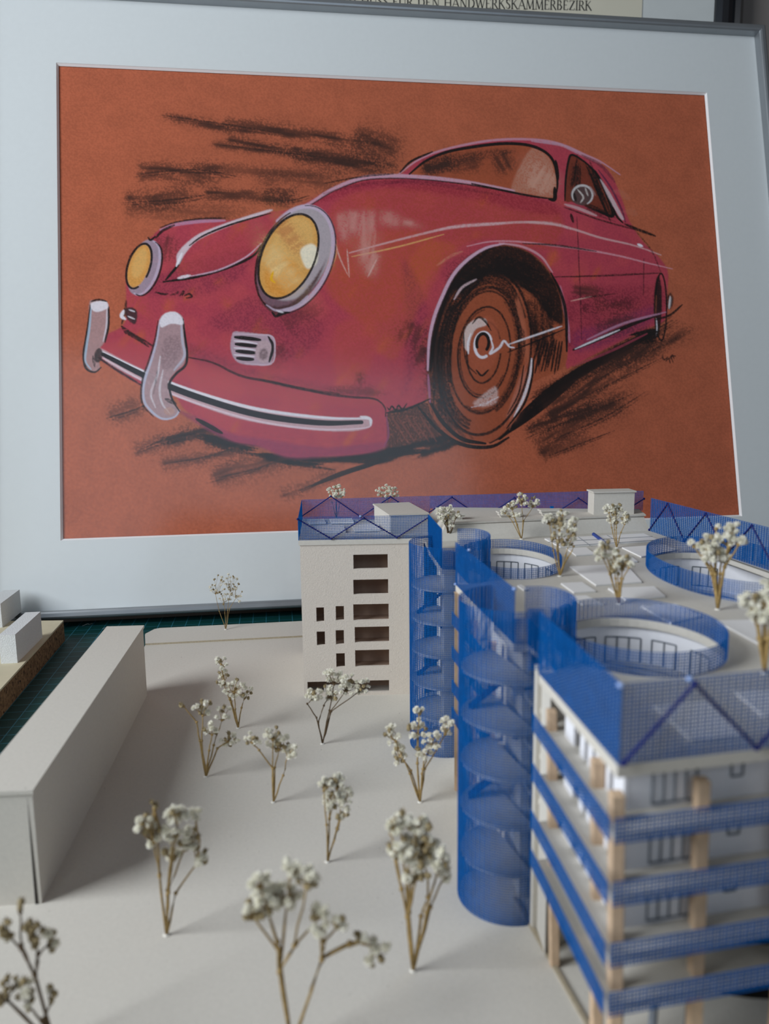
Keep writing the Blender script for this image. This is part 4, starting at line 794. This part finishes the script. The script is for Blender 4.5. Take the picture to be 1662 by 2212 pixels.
# inner facades of the front bay
fa = Vector((.0572, .1737)); fL = .13
for i, (z0, z1) in enumerate(zip(LV+[B], [HR-.003]+[z-.0018 for z in LV])):
    if i >= 3: continue
    p, q, d, n = seg(fa, fa+DE*fL); fw_ = prism('facade_wall', [p, q, q+n*.001, p+n*.001], z0, z1, M['paper'], bd, label='white paper facade with printed windows')
    h = z1-z0
    for (s0, s1, a0, a1, mu) in ((.0075, .0195, .08, .93, (1, 2, 3)), (.0290, .0322, .42, .82, ()), (.044, .060, .08, .93, (1, 2, 3)), (.072, .076, .42, .82, ()), (.09, .105, .08, .93, (2,))):
        winframe('window_frame', [tuple(p+d*(s0+(s1-s0)*k/4)-n*.0002) for k in range(5)], z0+h*a0, z0+h*a1, M['ink'], fw_, .0006, mu)
    p2, q2 = Vector((.0572, .1737)), Vector((.0525, .2200)); dd = (q2-p2).normalized(); nn = Vector((dd.y, -dd.x))
    for k, (s0, s1) in enumerate(((0, .0065), (.0090, .0130), (.0150, .0185), (.0205, .0240), (.0265, .0300), (.0350, .0425))):
        prism('facade_panel', [p2+dd*s0, p2+dd*s1, p2+dd*s1+nn*.001, p2+dd*s0+nn*.001], z0, z1, M['paper'], fw_)
# black drum below the slab opening, painting the shade under it
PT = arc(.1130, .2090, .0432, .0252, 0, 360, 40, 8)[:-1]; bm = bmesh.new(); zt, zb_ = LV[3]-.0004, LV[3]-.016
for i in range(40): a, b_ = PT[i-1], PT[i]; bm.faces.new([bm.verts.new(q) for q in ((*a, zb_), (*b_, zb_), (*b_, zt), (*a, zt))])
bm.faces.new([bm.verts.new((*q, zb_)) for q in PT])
fin('pit_shade_drum', bm, M['pit'], bd, 'round opening in the lowest slab, shade inside painted black')
for x, y in ((.0700, .1830), (.0800, .1840), (.0620, .1860)):
    bm = bmesh.new(); add_tube(bm, [(x, y, B), (x+.001, y, LV[3]-.0018)], .0012, 8); fin('inner_column', bm, M['ink'], bd)
for (p0, p1, z) in ((( .0345,.3640),(.0395,.3340),HR-.003),):
    pass
# curb along the building foot
cb = [gz(1141, 1990, B), gz(1268, 2212, B)]; d = (cb[1]-cb[0]).normalized(); cb = [cb[0]-d*.012, cb[0]+d*.075]; n = Vector((-d.y, d.x, 0))*.0007
prism('curb', [(cb[0]-n)[:2], (cb[1]-n)[:2], (cb[1]+n)[:2], (cb[0]+n)[:2]], B, B+.0008, M['card_edge'], bd, label='brown cut card edge at the building foot')
# ================================================================ dried flower trees
def blossom_mesh(seed, kind):
    rn = random.Random(seed); bm = bmesh.new(); R = .00148
    if kind == 0:
        for i in range(26):
            th = math.acos(rn.uniform(-.35, 1)); ph = rn.uniform(0, 6.283); d = Vector((math.sin(th)*math.cos(ph), math.sin(th)*math.sin(ph), math.cos(th)))
            a = d.cross(Vector((rn.uniform(-1, 1), rn.uniform(-1, 1), rn.uniform(-1, 1)))).normalized(); b_ = d.cross(a); w_ = R*rn.uniform(.3, .5); l = R*rn.uniform(.8, 1.12)
            g = [[bm.verts.new(d*l*t*(1-.12*abs(s))+a*s*w_*(.35+t*.9)+b_*w_*(.5*t*t+.35*math.sin(s*4+i))) for s in (-1, 0, 1)] for t in (.25, .65, 1)]
            for r in range(2):
                for c in range(2): bm.faces.new((g[r][c], g[r][c+1], g[r+1][c+1], g[r+1][c]))
        bmesh.ops.create_icosphere(bm, subdivisions=1, radius=R*.55)
    else:
        bmesh.ops.create_icosphere(bm, subdivisions=2, radius=R*.62)
        for v in bm.verts:
            v.co.z *= 1.25; v.co *= rn.uniform(.75, 1.2)
        for i in range(5):
            a = 1.257*i; d = Vector((math.cos(a)*.6, math.sin(a)*.6, .8)).normalized(); c = d*R*.5; s = Vector((-math.sin(a), math.cos(a), 0))*R*.28
            bm.faces.new([bm.verts.new(q) for q in (c-s, c+s, c+d*R*.75)])
    me = bpy.data.meshes.new('blossom'); bm.to_mesh(me); bm.free(); me.materials.append(M['blossom' if kind == 0 else 'bud']); return me
BM = [blossom_mesh(i, 0) for i in range(5)]; BU = [blossom_mesh(20+i, 1) for i in range(3)]
def plant(base, z, label, clusters, stems, scale=1, dry=.3, r=.00045, dark=False, seed=0, dz=.5):
    """base: photo position of the foot; clusters: (px, py, rx, ry, count); stems: photo polylines from the foot to a cluster, last number = cluster index"""
    rn = random.Random(seed+7); B0 = gz(*base, z) if not isinstance(base, Vector) else base; vd = Vector((B0.x, B0.y, 0)).normalized()
    t = thing('dried_flower_tree', label, 'model tree', 'dried flower sprigs standing as model trees')
    U = lambda px, py, dep=0: onplane(px, py, B0, vd)+vd*dep
    pxm = FPX/(B0-Vector((0, 0, H))).dot(CF); bm = bmesh.new(); tops = {}; dd = {}
    for k, c in enumerate(clusters): dd[k] = rn.uniform(-1, 1)*c[2]*dz/pxm
    for s in stems:
        k = s[-1]; pl = s[:-1]; pts = []
        for i, q in enumerate(pl): pts.append(U(q[0], q[1], dd[k]*(i/(len(pl)-1))) if i else U(q[0], q[1]))
        sm = []
        for a, b_ in zip(pts, pts[1:]):
            for f in (0, .33, .66): sm.append(a.lerp(b_, f)+Vector((rn.uniform(-1, 1), 0, rn.uniform(-1, 1)))*.00025*(f > 0))
        sm.append(pts[-1]); add_tube(bm, sm, r*scale, 6, r*.55*scale)
        for q in pts[1:-1]+[pts[-1]]: bmesh.ops.create_icosphere(bm, subdivisions=1, radius=r*1.7*scale, matrix=Matrix.Translation(q))
        tops.setdefault(k, []).append(pts[-1])
    st_ = None; pos = []
    for k, c in enumerate(clusters):
        src_ = tops.get(k) or [tops[min(tops, key=lambda j: abs(clusters[j][0]-c[0]))][0]]
        for i in range(int(c[4]*1.2+.5)):
            for _ in range(20):
                a = rn.uniform(0, 6.283); f = math.sqrt(rn.uniform(0, 1)); px, py = c[0]+c[2]*f*math.cos(a), c[1]+c[3]*f*math.sin(a)
                if all((px-x)**2+(py-y)**2 > (.0019*pxm*scale)**2 for x, y in pos[-30:]): break
            pos.append((px, py)); P_ = U(px, py, dd[k]+rn.uniform(-1, 1)*c[2]*dz/pxm); S_ = min(src_, key=lambda q: (q-P_).length)
            mid = S_.lerp(P_, .5)+Vector((rn.uniform(-1, 1), rn.uniform(-1, 1), -abs(rn.uniform(.2, 1))))*(P_-S_).length*.12
            add_tube(bm, [S_, S_.lerp(mid, .6), mid, P_], r*.42*scale, 5, r*.3*scale, False)
            bud = rn.random() < dry; o = bpy.data.objects.new('withered_bud' if bud else 'blossom', rn.choice(BU if bud else BM)); COL.objects.link(o); o.parent = t
            if bud: o['label'] = 'small brown withered bud'
            o.location = P_; o.rotation_euler = (rn.uniform(-.9, .9), rn.uniform(-.9, .9), rn.uniform(0, 6)); sc = scale*rn.uniform(.75, 1.2); o.scale = (sc, sc, sc)
    fin('stem', bm, M['stemd' if dark else 'stem'], t, 'thin forked dry stem', smooth=True)
    if z: 
        bm = bmesh.new(); bmesh.ops.create_icosphere(bm, subdivisions=2, radius=.0011, matrix=Matrix.Translation(B0+Vector((0, 0, .0001)))@Matrix.Diagonal((1.1, 1, .45, 1)))
        fin('glue_drop', bm, M['glue'], t, smooth=True)
    return t
plant((488,1360), B+.0014, 'small dried sprig alone on the raised strip before the picture frame', [(470,1262,20,20,14),(498,1262,20,18,12),(512,1280,16,22,9),(485,1290,18,18,10)], [[(488,1360),(474,1320),(466,1282),0],[(488,1360),(492,1320),(498,1280),1],[(488,1360),(486,1325),(484,1302),3],[(488,1360),(496,1315),(510,1290),2]], .72, .35, .00036, seed=1)
plant((515,1573), B, 'dried sprig with upright tip standing farthest from the camera on the open base', [(479,1430,13,12,5),(482,1462,14,24,9),(506,1482,26,22,16),(532,1500,14,14,6)], [[(515,1573),(500,1515),(482,1460),(478,1435),0],[(515,1573),(496,1510),(484,1478),1],[(515,1573),(508,1530),(506,1492),2],[(515,1573),(522,1530),(530,1505),3]], .95, .3, seed=2)
plant((445,1678), B, 'sparse dried sprig with a lone blossom leaning left near the long block', [(394,1523,4,4,1),(440,1530,22,16,8),(482,1542,18,16,7),(458,1572,18,14,6),(498,1600,20,16,9)], [[(445,1678),(432,1600),(425,1560),(397,1526),0],[(445,1678),(436,1600),(438,1545),1],[(445,1678),(462,1610),(480,1556),2],[(445,1678),(452,1620),(458,1585),3],[(445,1678),(470,1618),(494,1604),4]], 1, .35, seed=3)
plant((591,1733), B, 'forked dried sprig with a low left twig in the middle of the base', [(546,1598,16,14,8),(590,1585,18,14,9),(602,1610,24,20,16),(624,1620,14,16,8)], [[(591,1733),(590,1660),(560,1620),(545,1604),0],[(591,1733),(589,1660),(590,1598),1],[(591,1733),(594,1660),(603,1625),2],[(591,1733),(612,1675),(622,1632),3]], .95, .3, seed=4)
plant((697,1607), B, 'dried sprig leaning right before the tower entrance', [(680,1502,18,14,12),(710,1500,18,16,12),(720,1462,18,14,9),(752,1478,20,22,16),(782,1478,16,18,9)], [[(697,1607),(684,1550),(664,1520),(676,1510),0],[(697,1607),(688,1560),(700,1525),(709,1508),1],[(697,1607),(712,1535),(722,1480),2],[(697,1607),(714,1535),(745,1492),3],[(697,1607),(716,1535),(776,1490),4]], 1, .2, .0004, True, seed=5)
plant((908,1733), B, 'dried sprig standing before the farther netting stair shaft', [(848,1585,16,16,8),(862,1628,14,22,11),(906,1533,8,7,3),(902,1575,20,18,9),(935,1595,20,18,8),(966,1568,12,20,7),(920,1622,18,12,6)], [[(908,1733),(886,1670),(856,1600),0],[(908,1733),(888,1665),(866,1636),1],[(908,1733),(902,1650),(905,1540),2],[(908,1733),(902,1650),(902,1590),3],[(908,1733),(914,1660),(932,1605),4],[(908,1733),(918,1660),(962,1585),5],[(908,1733),(912,1670),(918,1630),6]], 1, .22, seed=6)
plant((708,1862), B, 'slim upright dried sprig in the middle foreground', [(702,1688,14,14,8),(728,1690,16,14,10),(742,1718,18,20,14),(716,1728,16,22,10),(740,1752,16,12,6)], [[(708,1862),(706,1780),(700,1705),0],[(708,1862),(712,1770),(728,1705),1],[(708,1862),(728,1790),(742,1732),2],[(708,1862),(712,1770),(715,1742),3],[(708,1862),(730,1790),(739,1762),4]], .92, .3, seed=7)
plant((360,2020), B, 'blurred dried sprig casting a shadow in front of the long block', [(332,1738,10,8,2),(312,1775,18,22,7),(332,1800,14,24,6),(382,1755,26,16,11),(424,1760,8,10,3),(372,1800,20,20,9),(408,1815,26,26,14),(432,1850,14,20,7),(370,1850,20,16,6)], [[(360,2020),(345,1890),(332,1815),1],[(360,2020),(345,1890),(334,1750),0],[(360,2020),(362,1930),(384,1770),3],[(360,2020),(364,1925),(372,1812),5],[(360,2020),(364,1925),(404,1830),6],[(360,2020),(380,1930),(425,1868),7],[(360,2020),(362,1925),(370,1860),8]], 1.05, .35, seed=8)
plant((893,2097), B, 'tall bushy dried sprig beside the nearer netting stair shaft', [(843,1788,12,14,4),(870,1775,22,14,9),(905,1782,22,16,11),(850,1835,14,18,6),(880,1835,22,24,14),(918,1830,26,26,20),(948,1850,20,26,12),(962,1880,12,24,7),(900,1875,26,18,12)], [[(893,2097),(880,1980),(868,1920),(852,1850),3],[(893,2097),(882,1980),(866,1790),1],[(893,2097),(884,1970),(900,1800),2],[(893,2097),(884,1970),(882,1852),4],[(893,2097),(910,1980),(925,1940),(920,1845),5],[(893,2097),(922,1970),(948,1865),6],[(893,2097),(930,1960),(960,1895),7],[(893,2097),(884,1965),(900,1890),8],[(893,2097),(880,1980),(846,1800),0]], 1.05, .3, .0005, seed=9)
nb = gz(630, 2262, B)
plant(nb, 0, 'nearest large dried sprig with a twig arching right, cut by the lower photo edge', [(560,1900,20,16,6),(575,1955,32,34,16),(630,1880,16,16,8),(664,1895,22,22,11),(620,1945,30,24,14),(690,1970,18,14,7),(545,1975,26,18,7),(735,1985,12,14,5),(690,2000,16,14,5),(785,2025,14,12,4),(820,2055,18,22,8),(805,2080,10,8,2)], [[(630,2262),(604,2100),(600,2040),(578,1975),1],[(630,2262),(604,2100),(602,2050),(562,1915),0],[(630,2262),(606,2095),(628,1900),2],[(630,2262),(606,2095),(636,2040),(662,1912),3],[(630,2262),(606,2095),(620,1960),4],[(630,2262),(606,2095),(640,2040),(690,1984),5],[(630,2262),(604,2060),(548,1985),6],[(630,2262),(696,2070),(700,2030),(732,1996),7],[(630,2262),(696,2070),(692,2012),8],[(630,2262),(696,2070),(756,2040),(785,2034),9],[(630,2262),(696,2070),(756,2038),(790,2040),(818,2056),10]], 1.0, .35, .00052, seed=10, dz=.6)
nb = gz(118, 2262, B)
plant(nb, 0, 'dark sparse dried sprig in the lower left corner', [(46,1955,8,10,2),(14,2012,12,22,7),(72,2005,20,20,8),(108,2012,10,6,2),(112,2040,10,12,3),(75,2035,10,10,4),(30,2128,28,10,6),(60,2155,18,30,6),(112,2150,8,20,3),(6,2150,8,24,4)], [[(118,2262),(74,2105),(46,2050),(18,2020),1],[(118,2262),(74,2105),(46,2040),(44,1968),0],[(118,2262),(76,2105),(82,2060),(72,2020),2],[(118,2262),(76,2105),(84,2060),(106,2040),4],[(118,2262),(16,2160),(28,2136),6],[(118,2262),(16,2160),(2,2150),9],[(118,2262),(94,2200),(110,2165),8],[(118,2262),(90,2205),(62,2170),7]], .9, .75, .0005, True, seed=11)
R_ = 'roof'
plant((727,1119), HR, 'leftmost small dried sprig on the roof behind the netting fence', [(715,1062,8,9,5),(728,1056,9,8,6),(741,1066,7,9,5),(724,1070,10,6,4)], [[(727,1119),(718,1085),(713,1070),0],[(727,1119),(728,1085),(729,1064),1],[(727,1119),(734,1090),(740,1073),2],[(727,1119),(726,1080),(724,1074),3]], .85, .05, .0003, seed=12)
plant((838,1100), HR, 'small dried sprig on the roof behind the left roof box', [(822,1062,9,12,7),(838,1055,10,8,6),(852,1066,9,12,7),(836,1072,12,6,4)], [[(838,1100),(828,1082),(822,1070),0],[(838,1100),(838,1080),(838,1062),1],[(838,1100),(846,1085),(851,1074),2],[(838,1100),(836,1086),(836,1078),3]], .9, .05, .0003, seed=13)
plant((970,1165), HR, 'dense brownish dried sprig on the roof behind the first blue fin', [(952,1108,9,10,6),(969,1100,9,8,6),(966,1120,14,12,12),(986,1112,12,6,5),(976,1140,6,6,2)], [[(970,1165),(966,1140),(954,1118),0],[(970,1165),(968,1135),(968,1108),1],[(970,1165),(968,1145),(966,1128),2],[(970,1165),(978,1140),(986,1118),3],[(970,1165),(972,1150),(976,1144),4]], .9, .3, .0004, True, seed=14)
plant((1127,1165), HR, 'wide dried sprig on the roof at the rim of the far left courtyard', [(1090,1104,9,7,5),(1106,1092,11,10,8),(1128,1078,14,12,12),(1152,1086,12,12,9),(1112,1112,14,6,5)], [[(1127,1165),(1108,1128),(1092,1110),0],[(1127,1165),(1114,1125),(1107,1100),1],[(1127,1165),(1130,1125),(1128,1088),2],[(1127,1165),(1132,1125),(1152,1096),3],[(1127,1165),(1118,1132),(1112,1118),4]], .85, .12, .00035, seed=15)
plant((1210,1245), HR, 'loose wide dried sprig on the roof right of the far left courtyard', [(1186,1122,11,12,8),(1208,1130,14,16,11),(1216,1108,10,6,4),(1236,1145,12,18,8),(1240,1125,10,8,3),(1225,1170,20,10,7),(1205,1160,14,12,6)], [[(1210,1245),(1196,1190),(1188,1134),0],[(1210,1245),(1206,1190),(1208,1146),1],[(1210,1245),(1206,1180),(1216,1114),2],[(1210,1245),(1222,1200),(1236,1158),3],[(1210,1245),(1226,1205),(1240,1180),(1226,1176),5],[(1210,1245),(1204,1190),(1205,1170),6]], .9, .42, .00038, seed=16)
plant((1333,1184), HR, 'compact dried sprig farthest right on the roof before the right roof box', [(1316,1100,10,9,7),(1332,1102,14,12,11),(1350,1120,9,16,8),(1326,1122,12,12,8)], [[(1333,1184),(1322,1140),(1316,1108),0],[(1333,1184),(1332,1140),(1332,1112),1],[(1333,1184),(1342,1150),(1350,1132),2],[(1333,1184),(1328,1145),(1326,1130),3]], .85, .25, .00036, seed=17)
plant((1338,1305), HR, 'upright dried sprig in the centre of the roof between the courtyards', [(1300,1195,12,16,7),(1326,1205,14,20,11),(1346,1215,14,18,12),(1360,1222,6,6,2),(1308,1178,10,8,4),(1334,1232,14,10,6)], [[(1338,1305),(1318,1240),(1302,1204),0],[(1338,1305),(1330,1250),(1326,1220),1],[(1338,1305),(1342,1250),(1346,1228),2],[(1338,1305),(1346,1250),(1359,1226),3],[(1338,1305),(1320,1240),(1308,1184),4],[(1338,1305),(1336,1260),(1334,1238),5]], .9, .28, .0004, seed=18)
plant((1551,1317), HR, 'large blurred dried sprig at the rim of the right courtyard', [(1548,1136,7,6,1),(1495,1174,7,8,1),(1518,1180,14,12,6),(1540,1168,18,14,9),(1534,1192,20,16,10),(1578,1150,12,14,5),(1575,1170,14,12,7),(1600,1170,8,7,3),(1560,1195,20,12,8),(1586,1136,8,7,2)], [[(1551,1317),(1538,1240),(1520,1205),(1518,1190),2],[(1551,1317),(1546,1240),(1540,1182),3],[(1551,1317),(1546,1240),(1534,1206),4],[(1551,1317),(1562,1240),(1578,1162),5],[(1551,1317),(1566,1225),(1576,1182),6],[(1551,1317),(1566,1225),(1596,1176),7],[(1551,1317),(1556,1240),(1560,1204),8],[(1551,1317),(1546,1235),(1548,1142),0],[(1551,1317),(1540,1230),(1500,1180),1]], 1.0, .18, .0005, seed=19)
plant((1653,1455), HR, 'large blurred dried sprig on the roof cut by the right photo edge', [(1622,1296,20,14,8),(1648,1300,18,16,9),(1660,1268,10,10,3),(1640,1330,22,16,9),(1670,1320,14,20,6)], [[(1653,1455),(1640,1380),(1625,1310),0],[(1653,1455),(1650,1380),(1648,1314),1],[(1653,1455),(1656,1380),(1660,1278),2],[(1653,1455),(1644,1385),(1640,1344),3],[(1653,1455),(1662,1380),(1670,1336),4]], 1.0, .22, .0005, seed=20)
